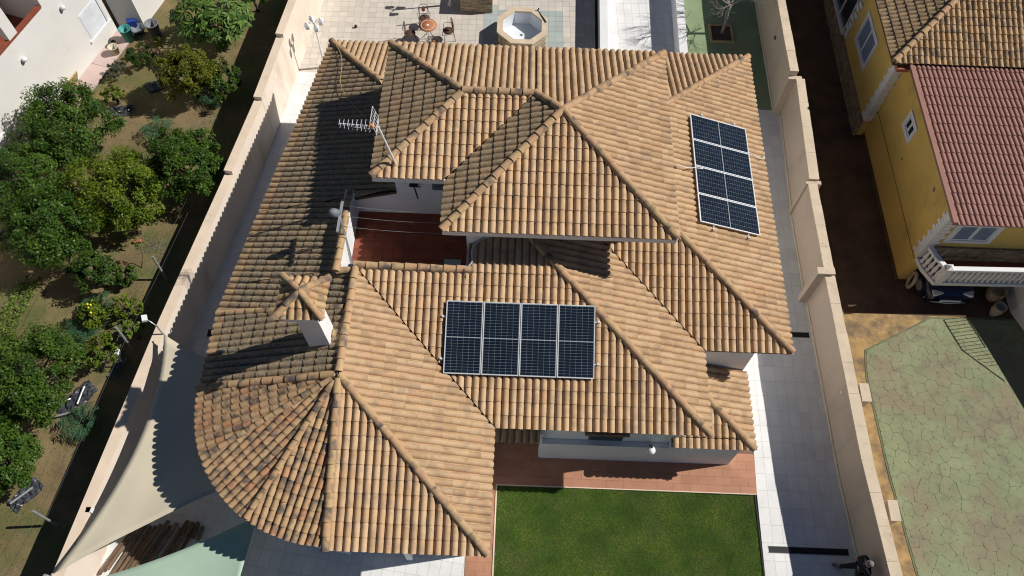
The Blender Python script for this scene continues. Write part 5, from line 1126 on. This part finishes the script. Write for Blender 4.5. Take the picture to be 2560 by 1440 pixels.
# ================================================================== PERSON BY THE RIGHT WALL
per = thing('person', 'person in black jacket and trousers walking by the beige wall', 'person', (10.0, 4.2, 0))
def skinned(name, mat, verts, edges, radii, root, levels=2):
    me = bpy.data.meshes.new(name); me.from_pydata([tuple(v) for v in verts], edges, []); me.materials.append(M[mat])
    o = link(name, me, per); o.modifiers.new('skin', 'SKIN').use_smooth_shade = True
    for k, r_ in enumerate(radii):
        rr_ = r_ if isinstance(r_, tuple) else (r_, r_); me.skin_vertices[0].data[k].radius = rr_
    me.skin_vertices[0].data[root].use_root = True
    sb_ = o.modifiers.new('sub', 'SUBSURF'); sb_.levels = levels; sb_.render_levels = levels
    return o
bx_, by_ = 10.02, 4.16
pel = (bx_, by_, 0.93); che = (bx_ - 0.03, by_, 1.28); nek = (bx_ - 0.05, by_, 1.48)
J = dict(pel=pel, che=che, nek=nek, hd0=(bx_ - 0.075, by_, 1.56), hd1=(bx_ - 0.10, by_, 1.64), hd2=(bx_ - 0.085, by_, 1.72),
         hl=(bx_, by_ + 0.1, 0.9), kl=(bx_ - 0.17, by_ + 0.14, 0.5), al=(bx_ - 0.24, by_ + 0.2, 0.1), tl=(bx_ - 0.40, by_ + 0.24, 0.05),
         hr=(bx_, by_ - 0.1, 0.9), kr=(bx_ + 0.04, by_ - 0.13, 0.5), ar=(bx_ + 0.18, by_ - 0.15, 0.12), tr=(bx_ + 0.04, by_ - 0.17, 0.05),
         sl=(bx_ - 0.04, by_ + 0.2, 1.42), el=(bx_ + 0.06, by_ + 0.27, 1.16), wl=(bx_ - 0.05, by_ + 0.27, 0.93), ml=(bx_ - 0.09, by_ + 0.27, 0.85),
         sr=(bx_ - 0.04, by_ - 0.2, 1.42), er=(bx_ - 0.05, by_ - 0.28, 1.15), wr=(bx_ - 0.25, by_ - 0.27, 1.0), mr=(bx_ - 0.33, by_ - 0.26, 0.97))
K = list(J); I = {k: i for i, k in enumerate(K)}
V_ = [J[k] for k in K]; E_ = [(I[a], I[b]) for a, b in (('pel', 'che'), ('che', 'nek'), ('nek', 'hd0'), ('hd0', 'hd1'), ('hd1', 'hd2'), ('pel', 'hl'), ('hl', 'kl'), ('kl', 'al'), ('al', 'tl'), ('pel', 'hr'), ('hr', 'kr'), ('kr', 'ar'), ('ar', 'tr'), ('che', 'sl'), ('sl', 'el'), ('el', 'wl'), ('wl', 'ml'), ('che', 'sr'), ('sr', 'er'), ('er', 'wr'), ('wr', 'mr'))]
RAD = dict(pel=(0.12, 0.15), che=(0.11, 0.16), nek=0.055, hd0=0.075, hd1=(0.10, 0.08), hd2=(0.085, 0.07), hl=0.09, kl=0.06, al=0.04, tl=0.035, hr=0.09, kr=0.06, ar=0.04, tr=0.035, sl=0.06, el=0.042, wl=0.03, ml=0.035, sr=0.06, er=0.042, wr=0.03, mr=0.035)
for s_, m0, w0 in (('l', 'ml', 'wl'), ('r', 'mr', 'wr')):
    d = (Vector(J[m0]) - Vector(J[w0])).normalized(); side = Vector((0, 0, 1)) if s_ == 'r' else Vector((1, 0, 0))
    for k in range(4):
        p = Vector(J[m0]) + side * (k - 1.5) * 0.018 + d * 0.05; q = p + d * (0.045 + 0.008 * (k in (1, 2))) + Vector((0, -0.015 if s_ == 'l' else 0.015, -0.012))
        i0 = len(V_); V_ += [tuple(p), tuple(q)]; E_ += [(I[m0], i0), (i0, i0 + 1)]; K += ['f', 'f']
    p = Vector(J[m0]) + side * 0.045 + d * 0.01; V_.append(tuple(p)); E_.append((I[m0], len(V_) - 1)); K.append('f')
skinned('body', 'skin', V_, E_, [RAD.get(k, 0.009) for k in K], 0)
jk = ['pel', 'che', 'nek', 'sl', 'el', 'wl', 'sr', 'er', 'wr']; JI = {k: i for i, k in enumerate(jk)}
skinned('jacket', 'cloth_black', [J[k] if k != 'nek' else (bx_ - 0.045, by_, 1.45) for k in jk], [(JI[a], JI[b]) for a, b in (('pel', 'che'), ('che', 'nek'), ('che', 'sl'), ('sl', 'el'), ('el', 'wl'), ('che', 'sr'), ('sr', 'er'), ('er', 'wr'))], [(0.165, 0.2), (0.155, 0.2), 0.085, 0.095, 0.07, 0.055, 0.095, 0.07, 0.055], 0)
tk = ['pel', 'hl', 'kl', 'al', 'hr', 'kr', 'ar']; TI = {k: i for i, k in enumerate(tk)}
skinned('trousers', 'cloth_black', [J[k] for k in tk], [(TI[a], TI[b]) for a, b in (('pel', 'hl'), ('hl', 'kl'), ('kl', 'al'), ('pel', 'hr'), ('hr', 'kr'), ('kr', 'ar'))], [(0.14, 0.17), 0.11, 0.08, 0.065, 0.11, 0.08, 0.065], 0)
for s_ in 'lr':
    a, t = Vector(J['a' + s_]), Vector(J['t' + s_]); h = a + (a - t) * 0.25
    skinned('shoe', 'shoe', [(h.x, h.y, 0.05), (a.x, a.y, 0.055), (t.x, t.y, 0.045), (2 * t.x - a.x * 1 + (a.x - t.x) * 0.6, 2 * t.y - a.y + (a.y - t.y) * 0.6, 0.04)], [(0, 1), (1, 2), (2, 3)], [0.045, 0.055, 0.05, 0.04], 1)
hm = MB(); hm.lathe([(0.082, -0.02), (0.09, 0.02), (0.075, 0.06), (0.04, 0.085), (0.0, 0.09)], (bx_ - 0.065, by_, 1.70), 14, mtx=Matrix.Rotation(rad(18), 4, 'Y')); hm.build('hair', M['hair'], per)
b = MB(); b.rbox((bx_ - 0.205, by_, 1.635), 0.03, 0.03, 0.045); b.build('nose', M['skin'], per, bevel=0.01)
for sy in (-1, 1): 
    b = MB(); b.rbox((bx_ - 0.19, by_ + sy * 0.035, 1.665), 0.012, 0.025, 0.012); b.build('eye', M['dark'], per)
    b = MB(); b.rbox((bx_ - 0.09, by_ + sy * 0.085, 1.64), 0.035, 0.016, 0.055); b.build('ear', M['skin'], per, bevel=0.006)

# ================================================================== WHITE NEIGHBOUR ON THE LEFT
nh = thing('white_house', 'plain white house with an orange edged terrace at the top left', 'house', (-19, 20, 0))
A0 = Vector((-16.86, 24.79)); ad = Vector((0.272, 0.962)); an = Vector((0.962, -0.272))
def loc2(a, n): p = A0 + ad * a + an * n; return (p.x, p.y)
def nb_(name, a0, a1, n0, n1, z0, z1, mat='white', parent=None):
    b = MB(); b.prism([loc2(a0, n0), loc2(a1, n0), loc2(a1, n1), loc2(a0, n1)], z0, z1); return b.build(name, M[mat], parent or nh)
M['warm_white'] = mk('warm_white_plaster', (0.72, 0.70, 0.66), 0.9, 0.04, 0.7, 0.04, 60, 0.1, stain=((0.55, 0.49, 0.4), 0.58, 0.8, 0.5))
nb_('wall', -2.55, 0, -8, 0, -0.1, 7.0, 'warm_white'); nb_('wall', -16, -2.55, -0.25, 0, -0.1, 3.32, 'warm_white'); nb_('wall', -16, -2.55, -8, -2.2, -0.1, 7.0, 'warm_white')
nb_('terrace_floor', -16, -2.55, -2.2, -0.25, 2.2, 2.4, 'terracotta'); nb_('parapet_cap', -16, -2.6, -0.2, 0.03, 3.325, 3.38, 'terracotta')
for a in (-4.2, -7.4, -10.6):
    nb_('arch_pillar', a - 0.22, a + 0.22, -0.29, -0.01, 3.385, 5.2, 'warm_white')
nb_('arch_beam', -16, -2.552, -0.29, -0.01, 5.2, 6.0, 'warm_white')
nb_('terrace_door', -3.9, -2.9, -2.199, -2.15, 2.4, 4.5, 'glass'); nb_('terrace_door', -7.0, -5.6, -2.199, -2.15, 2.4, 4.5, 'window_white')
wr_ = nb_('window', -1.42, -0.18, -0.001, 0.006, 0.68, 1.9, 'window_white')
nb_('window_sill', -1.5, -0.1, 0, 0.06, 0.6, 0.675, 'white', wr_); nb_('roller_shutter', -1.36, -0.3, 0.007, 0.02, 0.7, 1.86, 'bag', wr_); nb_('window_rail', -0.29, -0.2, 0.007, 0.05, 0.7, 1.86, 'alu', wr_)
for a, z, nm in ((-1.85, 2.72, 'wall lamp'), (-4.45, 2.55, 'bracket')):
    p = loc2(a, 0.09); b = MB(); b.lathe([(0.02, -0.1), (0.09, -0.05), (0.10, 0.03), (0.03, 0.1)], (*p, z), 10); b.build('wall_lamp' if a > -2 else 'wall_bracket', M['bag' if a > -2 else 'white_paint'], nh)
nb_('garden_gate', -7.9, -6.4, 0.0, 0.05, 0.3, 1.2, 'white_paint')
annex = thing('white_annex', 'low white annex block behind the bins in the top left garden', 'outbuilding', (-16, 26.5, 0))
b = MB(); b.prism([(-16.8, 24.95), (-15.8, 25.05), (-14.85, 28.6), (-16.6, 29.2)], -0.1, 3.2); b.build('wall', M['warm_white'], annex)
pp = struct(nb_('garden_path_bed', -13, 0.1, 0.0, 0.84, -0.09, -0.03, 'grout')); pp.parent = None; pp.matrix_parent_inverse = Matrix.Identity(4); pp.name = 'garden_path'
for k in range(13):
    b = MB(); b.prism([loc2(-13 + k * 1.0 + 0.008, 0.02), loc2(-12 + k * 1.0 - 0.008, 0.02), loc2(-12 + k * 1.0 - 0.008, 0.83), loc2(-13 + k * 1.0 + 0.008, 0.83)], -0.06, random.uniform(-0.004, 0.004)); b.build('paving_slab', M['pink_path'], pp)

# ================================================================== GARDEN
def leaves(name, mat, C, Nrm, size, aspect, rnd, parent=None, droop=0.0, stuff=True):
    """one folded leaf per centre"""
    n = len(C); up = Nrm / (np.linalg.norm(Nrm, axis=1)[:, None] + 1e-9)
    t = np.cross(up, RNG.normal(size=(n, 3))); t /= np.linalg.norm(t, axis=1)[:, None] + 1e-9; s = np.cross(up, t)
    L = size[:, None]; Wd = L * aspect
    V = np.zeros((n, 4, 3)); V[:, 0] = C - t * L * 0.5; V[:, 2] = C + t * L * 0.5 - up * L * droop; V[:, 1] = C + s * Wd * 0.5 + up * L * 0.06; V[:, 3] = C - s * Wd * 0.5 + up * L * 0.06
    o = link(name, tri_mesh(name, V, mat, np.clip(rnd, 0, 1), 4), parent)
    if stuff: o['kind'] = 'stuff'
    return o
def crown_points(c, r, n, K, rng, shell=(0.55, 1.06), flat=0.45, cl=0.26):
    c = np.array(c); r = np.array(r); d = rng.normal(size=(K, 3)); d[:, 2] = np.abs(d[:, 2]) * 0.9 - flat * rng.rand(K) ; d /= np.linalg.norm(d, axis=1)[:, None]
    lob = 1 + 0.16 * np.sin(d[:, 0] * 5 + rng.rand() * 6) * np.cos(d[:, 1] * 4 + rng.rand() * 6)
    cc = c + d * r * (rng.uniform(shell[0], shell[1], K) * lob)[:, None]; ci = rng.randint(0, K, n); rc = r.mean() * cl * rng.uniform(0.55, 1.25, K)
    dd = rng.normal(size=(n, 3)); dd /= np.linalg.norm(dd, axis=1)[:, None]; p = cc[ci] + dd * (rc[ci] * rng.rand(n) ** 0.45)[:, None]
    nr = (p - c) / r; nr /= np.linalg.norm(nr, axis=1)[:, None] + 1e-9
    return p, nr, ci, rng.rand(K)[ci]
def tree(name, label, cat, x, y, zc, r, mat, n, leaf=0.098, aspect=0.5, K=80, seed=1, group=None, trunk=True, cl=0.205, bark='bark', fruit=None, z0=-0.06):
    rng = np.random.RandomState(seed); rr = random.Random(seed); t = thing(name, label, cat, (x, y, z0), 0, group)
    if trunk:
        m = MB(); h = zc - r[2] * 0.35; m.path([(x, y, z0), (x + 0.03, y - 0.02, z0 + h * 0.4), (x - 0.02, y + 0.03, h), (x, y, zc)], [0.09, 0.07, 0.06, 0.03]); m.build('trunk', M[bark], t)
        for k in range(6):
            a = k * 1.047 + rr.uniform(-0.3, 0.3); m = MB(); e_ = Vector((x + math.cos(a) * r[0] * 0.75, y + math.sin(a) * r[1] * 0.75, zc + r[2] * rr.uniform(-0.1, 0.5))); s_ = Vector((x, y, h * rr.uniform(0.7, 1.0)))
            m.path([s_, s_.lerp(e_, 0.5) + Vector((0, 0, 0.15)), e_], [0.045, 0.03, 0.012], n=5); m.build('limb', M[bark], t)
    p, nr, ci, cr = crown_points((x, y, zc), r, n, int(K * 1.35), rng, cl=cl)
    nrm = nr * 0.55 + rng.normal(size=(n, 3)) * 0.55 + np.array([0, 0, 0.5])
    leaves('crown', M[mat], p, nrm, leaf * rng.uniform(0.7, 1.25, n), aspect, cr * 0.55 + rng.rand(n) * 0.5, t)
    if fruit:
        for q in fruit:
            m = MB(); m.lathe([(0.005, -0.04), (0.03, -0.03), (0.042, 0), (0.03, 0.03), (0.005, 0.04)], q, 8); m.build('fruit', M[fruit_mat(name)], t)
    return t
def fruit_mat(nm): return 'lemon' if 'lemon' in nm else 'orange_fruit'
G1 = 'citrus trees in the left garden'
tree('orange_tree', 'rounded orange tree in front of the white house wall', 'tree', -16.45, 18.4, 1.35, (1.6, 1.5, 1.25), 'leaf_citrus', 24570, K=110, seed=3, group=G1, fruit=[(-15.6, 17.6, 2.2), (-16.2, 17.4, 1.9), (-15.25, 18.6, 1.9)])
tree('orange_tree', 'dark green tree nearest the boundary wall in mid garden', 'tree', -11.85, 16.95, 1.35, (1.42, 1.38, 1.12), 'leaf_citrus', 21060, K=95, seed=4, group=G1)
tree('orange_tree', 'dark green tree cut by the left photo edge below the white house', 'tree', -17.0, 15.95, 1.4, (1.5, 1.45, 1.2), 'leaf_citrus', 21060, K=95, seed=5, group=G1)
tree('orange_tree', 'bright yellowish green tree in the middle of the garden', 'tree', -13.7, 15.55, 1.4, (1.5, 1.5, 1.25), 'leaf_bright', 22815, K=95, seed=6, group=G1)
tree('orange_tree', 'large mottled green tree left of the bright tree', 'tree', -15.6, 14.05, 1.35, (1.6, 1.35, 1.2), 'leaf_citrus', 22815, K=100, seed=7, group=G1)
tree('orange_tree', 'broad dark tree by the black plastic sheet at lower left', 'tree', -14.6, 8.75, 1.3, (1.45, 1.5, 1.2), 'leaf_citrus', 22815, K=100, seed=8, group=G1)
tree('orange_tree', 'small green tree cut by the lower left photo edge', 'tree', -14.6, 6.2, 1.1, (1.0, 1.0, 0.95), 'leaf_citrus', 11407, K=60, seed=9, group=G1)
tree('olive_bush', 'olive green bush below the loquat tree', 'bush', -12.75, 21.35, 1.2, (1.12, 1.05, 0.85), 'leaf_olive', 15795, leaf=0.09, K=90, seed=10)
tree('lemon_tree', 'sparse dark lemon tree trailing towards the middle of garden', 'tree', -13.95, 12.75, 0.95, (0.72, 0.62, 0.6), 'leaf_dark', 5616, K=38, seed=11, cl=0.32)
tree('orange_sapling', 'small bright round sapling on the bare soil', 'tree', -15.75, 20.85, 0.45, (0.37, 0.37, 0.36), 'leaf_bright', 2632, leaf=0.09, K=24, seed=12)
tree('grey_shrub', 'low grey green shrub at the path edge', 'shrub', -16.1, 22.25, 0.25, (0.38, 0.42, 0.3), 'leaf_grey', 2600, leaf=0.08, aspect=0.22, K=30, seed=13, trunk=False)
tree('dark_shrub', 'dark shrub in shade between the path and bins', 'shrub', -15.35, 23.0, 0.35, (0.55, 0.5, 0.4), 'leaf_dark', 4563, leaf=0.09, aspect=0.25, K=34, seed=14, trunk=False)
tree('lemon_bush', 'thin yellowing lemon bush beside the wall shadow', 'bush', -12.75, 11.6, 0.55, (0.5, 0.42, 0.4), 'leaf_bright', 737, leaf=0.10, K=26, seed=15, cl=0.3)
tree('lemon_bush', 'bright lime green bush beside a fence post', 'bush', -12.35, 10.85, 0.5, (0.3, 0.3, 0.32), 'leaf_veg', 750, leaf=0.11, K=18, seed=16, cl=0.3)
tree('lemon_bush', 'thin bush with a few lemons among the ferny leaves', 'bush', -13.75, 11.3, 0.55, (0.45, 0.4, 0.45), 'leaf_bright', 1579, leaf=0.1, K=26, seed=17, cl=0.3, fruit=[(-13.7, 11.35, 1.0), (-13.6, 11.2, 0.95), (-13.8, 11.5, 0.95), (-13.65, 11.45, 1.02)])
tree('young_tree', 'young scraggy tree near the white plastic sheet', 'tree', -13.1, 9.95, 0.6, (0.5, 0.6, 0.42), 'leaf_bright', 1404, leaf=0.1, K=26, seed=18, cl=0.3)
tree('green_bush', 'small dark bush at the right end of lemon tree', 'bush', -13.15, 12.9, 0.4, (0.4, 0.3, 0.32), 'leaf_dark', 1228, leaf=0.13, K=18, seed=19, cl=0.3)
tree('wall_shrub', 'shaded shrub between the loquat and the boundary wall', 'shrub', -11.6, 21.6, 0.5, (0.7, 1.0, 0.5), 'leaf_dark', 4563, leaf=0.1, K=40, seed=21, trunk=False)
tree('corner_tree', 'dark tree at the top photo edge behind the loquat', 'tree', -11.3, 26.2, 1.1, (0.8, 0.7, 0.8), 'leaf_citrus', 7371, K=40, seed=22)
# loquat: rosettes of big single leaves
lq = thing('loquat_tree', 'loquat tree with large glossy leaves at the top of the garden', 'tree', (-12.35, 24.3, -0.06))
m = MB(); m.path([(-12.35, 24.3, -0.06), (-12.33, 24.2, 0.7), (-12.4, 24.25, 1.3)], [0.1, 0.08, 0.06]); m.build('trunk', M['bark'], lq)
rng = np.random.RandomState(31); ros = []
for k in range(150):
    d = rng.normal(size=3); d[2] = abs(d[2]) - 0.25; d /= np.linalg.norm(d); q = np.array([-12.4, 24.2, 1.35]) + d * np.array([1.5, 1.3, 1.15]) * rng.uniform(0.75, 1.03); ros.append((q, d))
for k in range(9):
    q = ros[k * 7][0]; m = MB(); m.path([(-12.4, 24.25, 1.2), tuple((np.array([-12.4, 24.25, 1.2]) + q) / 2 + [0, 0, 0.1]), tuple(q)], [0.04, 0.03, 0.012], n=5); m.build('limb', M['bark'], lq)
ros.sort(key=lambda q: -(q[0][2] + 0.4 * q[0][0] * 0.2)); lv = []
for i in range(6):
    me = bpy.data.meshes.new('leaf'); L = 0.30
    vv = [(0, 0, 0), (0.035, 0.1, 0.012), (-0.035, 0.1, 0.012), (0.05, 0.2, 0.0), (-0.05, 0.2, 0.0), (0, L + 0.03, -0.05), (0, 0.1, 0), (0, 0.2, -0.014)]
    me.from_pydata(vv, [], [(0, 1, 6), (0, 6, 2), (1, 3, 7, 6), (6, 7, 4, 2), (3, 5, 7), (7, 5, 4)]); a = me.attributes.new('rnd', 'FLOAT', 'POINT'); a.data.foreach_set('value', [i / 5] * 8); me.materials.append(M['leaf_loquat']); me.update(); lv.append(me)
rest = MB(); cnt = 0
for q, d in ros:
    for j in range(9):
        az = j * 0.698 + rng.rand() * 0.4; el = rng.uniform(-0.35, 0.5); axis = Vector(tuple(d)).lerp(Vector((0, 0, 1)), 0.5).normalized()
        mt = Matrix.Translation(tuple(q)) @ axis.to_track_quat('Z', 'Y').to_matrix().to_4x4() @ Matrix.Rotation(az, 4, 'Z') @ Matrix.Rotation(el, 4, 'X') @ Matrix.Scale(rng.uniform(0.7, 1.1), 4)
        k = rng.randint(6)
        if cnt < 280: link('leaf', lv[k], lq, mw=mt); cnt += 1
        else: rest.add([mt @ v.co for v in lv[k].vertices], [tuple(p.vertices) for p in lv[k].polygons], k / 5)
tag(rest.build('lower_leaves', M['leaf_loquat'], lq), kind='stuff')
# ferny plants with arching cut leaves
def fern(x, y, R_, n, seed, label, name='ferny_plant', h=0.35):
    rr = random.Random(seed); t = thing(name, label, 'plant', (x, y, -0.06), 0, 'ferny silver green plants')
    for k in range(n):
        a = 6.283 * k / n + rr.uniform(-0.2, 0.2); L = R_ * rr.uniform(0.75, 1.1); b = MB(); hh = h * rr.uniform(0.7, 1.3); prev = None
        for i in range(11):
            u = i / 10; p = Vector((x + math.cos(a) * L * u, y + math.sin(a) * L * u, -0.03 + hh * math.sin(u * 2.3) * 1.1)); s_ = Vector((-math.sin(a), math.cos(a), 0)); fw = Vector((math.cos(a), math.sin(a), 0))
            if prev is not None: b.tube(prev, p, 0.008, n=3, rnd=0.6, cap=False)
            if i > 1:
                w_ = 0.17 * math.sin(min(1, u * 1.15) * 2.6) * R_ / 0.6 + 0.03
                for sg in (-1, 1):
                    tip = p + s_ * sg * w_ + fw * w_ * 0.55 - Vector((0, 0, w_ * 0.2)); b.add([p - fw * 0.02, p + fw * 0.022, tip], [(0, 1, 2)], rr.random())
                    md = p.lerp(tip, 0.55); b.add([md - fw * 0.012, md + fw * 0.02, md + s_ * sg * w_ * 0.3 + fw * w_ * 0.5], [(0, 1, 2)], rr.random())
            prev = p
        b.build('frond', M['leaf_fern'], t)
fern(-13.2, 7.75, 0.62, 15, 1, 'ferny silver green plant alone on the lower bare soil'); fern(-14.05, 11.1, 0.6, 15, 2, 'ferny silver green plant below the lemon fruit bush'); fern(-13.85, 11.85, 0.55, 14, 3, 'ferny silver green plant above the lemon fruit bush')
fern(-12.0, 21.2, 0.65, 15, 4, 'ferny dark green plant right of the olive bush'); fern(-13.75, 19.35, 0.6, 13, 5, 'ferny plant at the top left of the wall side tree'); fern(-14.2, 10.4, 0.5, 13, 6, 'ferny plant touching the broad lower left tree')
# vegetable rows
ORD = ['first', 'second', 'third', 'fourth', 'fifth', 'sixth', 'seventh', 'last']
def VL(r_, k): return f'{ORD[k]} bright green vegetable plant from the top in the {"left" if r_ else "right"} dug row'
for r_ in range(2):
    for k in range(8):
        x, y = -16.35 - 0.42 * r_ - 0.035 * k, 12.75 - 0.27 * k - 0.1 * r_; rng = np.random.RandomState(50 + k + 10 * r_); t = thing('vegetable_plant', VL(r_, k), 'plant', (x, y, -0.06), 0, 'vegetable plants in two dug rows')
        n = 46; C = np.array([x, y, 0.06]) + rng.normal(size=(n, 3)) * np.array([0.085, 0.085, 0.05]); leaves('leaves', M['leaf_veg'], C, rng.normal(size=(n, 3)) * 0.5 + [0, 0, 1], rng.uniform(0.06, 0.11, n), 0.6, rng.rand(n), t)
for k in range(3):
    b = MB(); b.prism([(-16.05 - 0.42 * k, 13.0), (-15.93 - 0.42 * k, 13.0), (-16.2 - 0.42 * k, 10.4), (-16.36 - 0.42 * k, 10.4)], -0.08, -0.02); b.build('soil_ridge', M['soil'])['kind'] = 'structure'
# sparse low weeds and dead twigs on the soil
rng = np.random.RandomState(77); n = 9000; C = np.stack([rng.uniform(-17.5, -11.2, n), rng.uniform(3.0, 25, n), rng.uniform(-0.055, -0.01, n)], 1)
keep = (np.sin(C[:, 0] * 2.1 + 1) * np.cos(C[:, 1] * 1.3) + rng.normal(size=n) * 0.5) > 0.35; C = C[keep]; n = len(C)
tag(leaves('weeds', M['leaf_olive'], C, rng.normal(size=(n, 3)) * 0.4 + [0, 0, 1], rng.uniform(0.02, 0.07, n), 0.35, rng.rand(n)), 'scattered low weeds and leaf litter on the garden soil', 'weeds')
b = MB(); rr = random.Random(3)
for k in range(170):
    x, y = (rr.uniform(-12.6, -11.2), rr.uniform(18.4, 22.6)) if k < 120 else (rr.gauss(-12.7, 0.25), rr.gauss(14.35, 0.22))
    a = rr.uniform(0, 6.28); L = rr.uniform(0.15, 0.5); b.tube((x, y, -0.04), (x + L * math.cos(a), y + L * math.sin(a), rr.uniform(-0.03, 0.18 if k < 120 else 0.03)), 0.006, 0.003, n=3)
tag(b.build('dry_twigs', M['grey_bark']), 'dry grey twigs lying on the soil near the boundary wall', 'twigs', kind='stuff')
# fence posts and wire
FP = [((-11.95, 13.05), (-12.15, 13.6), 'upper'), ((-12.42, 10.4), (-12.7, 10.95), 'middle'), ((-13.15, 4.7), (-13.5, 5.05), 'lower')]
for a, b_, nm in FP:
    t = thing('fence_post', f'grey concrete fence post leaning over the shadow edge, {nm} one of three', 'fence post', (*a, 0)); m = MB(); m.tube((*a, -0.1), (*((Vector(a) + (Vector(b_) - Vector(a)) * 0.35)), 1.2), 0.04, n=6); m.build('post', M['metal'], t)
for k, z in enumerate((0.55, 1.0)):
    b = MB(); b.path([(-11.45, 16.2, z), (-11.97, 13.1, z), (-12.45, 10.45, z), (-13.2, 4.75, z), (-13.9, 2.0, z)], 0.003, n=3); tag(b.build('fence_wire', M['bin']), ['lower thin fence wire along the shadow of the cream wall', 'upper thin fence wire along the shadow of the cream wall'][k], 'wire')
b = MB(); b.path([(-12.95, 13.5, -0.06), (-12.8, 13.75, 0.4), (-12.75, 13.8, 0.9)], [0.015, 0.012, 0.008], n=5); sp = thing('sapling', 'thin bare sapling with a few leaves on open soil', 'plant', (-12.95, 13.5, -0.06)); b.build('stem', M['bark'], sp)
n = 26; rng = np.random.RandomState(5); leaves('leaves', M['leaf_citrus'], np.array([-12.75, 13.8, 0.9]) + rng.normal(size=(n, 3)) * 0.1, rng.normal(size=(n, 3)) * 0.5 + [0, 0, 1], rng.uniform(0.09, 0.14, n), 0.45, rng.rand(n), sp)
# odds and ends
def pail(name, x, y, r_, h, mat, label, cat='bucket', tilt=0.0, z=-0.06):
    m = MB(); m.lathe([(r_ * 0.72, 0), (r_, h), (r_ * 1.05, h), (r_ * 1.05, h + 0.02), (r_ * 0.92, h + 0.02), (r_ * 0.68, 0.06), (0.01, 0.05)], (x, y, z), 18, mtx=Matrix.Rotation(tilt, 4, 'X')); return tag(m.build(name, M[mat]), label, cat)
pail('bucket', -16.55, 23.45, 0.2, 0.4, 'bucket', 'cream plastic bucket against the white house wall')
pail('water_drum', -16.2, 24.25, 0.24, 0.62, 'teal', 'teal plastic drum standing beside the cream bucket', 'drum')
pail('bin', -15.2, 24.6, 0.27, 0.62, 'bin', 'large dark grey bin in front of the white annex', 'bin')
pail('basin', -15.95, 24.75, 0.28, 0.2, 'grey_plastic', 'grey round basin in the shade behind the teal drum', 'basin')
pail('pot', -16.75, 23.85, 0.15, 0.22, 'dark', 'black pot between the bucket and the wall', 'pot'); pail('pot', -14.95, 24.05, 0.15, 0.3, 'lime', 'lime yellow pot in the shade beside the bin', 'pot')
b = MB(); b.rbox((-16.2, 24.95, 0.25), 0.35, 0.25, 0.3, 0.4); tag(b.build('crate', M['blue_plastic'], bevel=0.02), 'blue plastic crate in the shade by the annex', 'crate')
b = MB(); p = loc2(-3.35, 0.2); b.rbox((p[0], p[1], 0.32), 0.05, 0.62, 0.78, rad(-15.8), 0, 0.42); tag(b.build('wood_board', M['card']), 'yellowish plywood board leaning on the white house wall', 'board')
b = MB(); b.tube((-13.45, 14.5, 0.0), (-13.22, 14.55, 0.02), 0.065, n=8); tag(b.build('clay_pipe', M['brick']), 'short orange clay pipe lying under the bright tree', 'pipe')
def crumple(name, c, sx, sy, hgt, ang, mat, label, seed, cat='plastic sheet', n=14):
    rng = np.random.RandomState(seed); vs = []; fs = []; ca, sa = math.cos(ang), math.sin(ang)
    for j in range(n + 1):
        for i in range(n + 1):
            u, v = i / n - 0.5, j / n - 0.5; x, y = u * sx * (1 + 0.15 * math.sin(v * 7)), v * sy; vs.append((c[0] + x * ca - y * sa, c[1] + x * sa + y * ca, c[2] + hgt * (rng.rand() ** 2) * (0.4 + 0.6 * math.cos(u * 3) * math.cos(v * 3))))
    for j in range(n):
        for i in range(n): k = j * (n + 1) + i; fs.append((k, k + 1, k + n + 2, k + n + 1))
    b = MB(); b.add(vs, fs); o = b.build(name, M[mat]); s_ = o.modifiers.new('thick', 'SOLIDIFY'); s_.thickness = 0.004; return tag(o, label, cat)
crumple('black_film', (-13.75, 8.6, -0.04), 0.55, 1.3, 0.22, rad(-40), 'film', 'black plastic film round the foot of the broad tree', 1)
crumple('black_film', (-14.35, 5.55, -0.04), 0.5, 1.0, 0.2, rad(-35), 'film', 'black plastic film below the small lower left tree', 2)
crumple('black_film', (-15.55, 20.45, -0.04), 0.8, 0.55, 0.18, 0.2, 'film', 'black plastic film on the soil below the round sapling', 3)
crumple('grey_film', (-14.55, 21.75, -0.04), 0.65, 0.45, 0.25, 0.5, 'grey_plastic', 'grey crumpled film left of the olive bush', 4)
crumple('white_bag', (-12.85, 10.15, 0.0), 0.22, 0.6, 0.2, rad(25), 'bag', 'white plastic bag beside the middle fence post', 5, 'bag', 8)
crumple('clear_film', (-12.75, 9.75, -0.04), 0.3, 0.75, 0.2, rad(-10), 'grey_plastic', 'grey plastic film below the white bag', 6)
for p0, p1, lab in (((-13.55, 9.0, 0.1), (-13.6, 8.4, 0.1), 'pale pipe along the right edge of the black film'), ((-13.65, 8.15, 0.08), (-14.25, 7.95, 0.08), 'pale pipe along the bottom edge of the black film'), ((-14.15, 5.75, 0.08), (-14.65, 5.25, 0.08), 'pale pipe on the black film at lower left')):
    b = MB(); b.tube(p0, p1, 0.035, n=8); tag(b.build('pipe', M['metal']), lab, 'pipe')

# ================================================================== LEVELS
# the plot was surveyed in units of 0.96 m; the villa itself is drawn in metres and stands one metre up on its plinth
SITE = 25.0 / 24.0
VILLA = {'villa', 'solar_panel', 'mounting_rail', 'tv_antenna', 'antenna_cable', 'conduit', 'panel_cable', 'thin_wire', 'clothesline_post', 'clothesline', 'floodlight', 'green_board', 'roof_vent_pipe', 'globe_lamp'}
for o in list(S.objects):
    if o.parent or o.type not in {'MESH', 'EMPTY'}: continue
    o.matrix_basis = (Matrix.Translation((0, 0, 1.0)) if o.name.split('.')[0] in VILLA else Matrix.Scale(SITE, 4)) @ o.matrix_basis
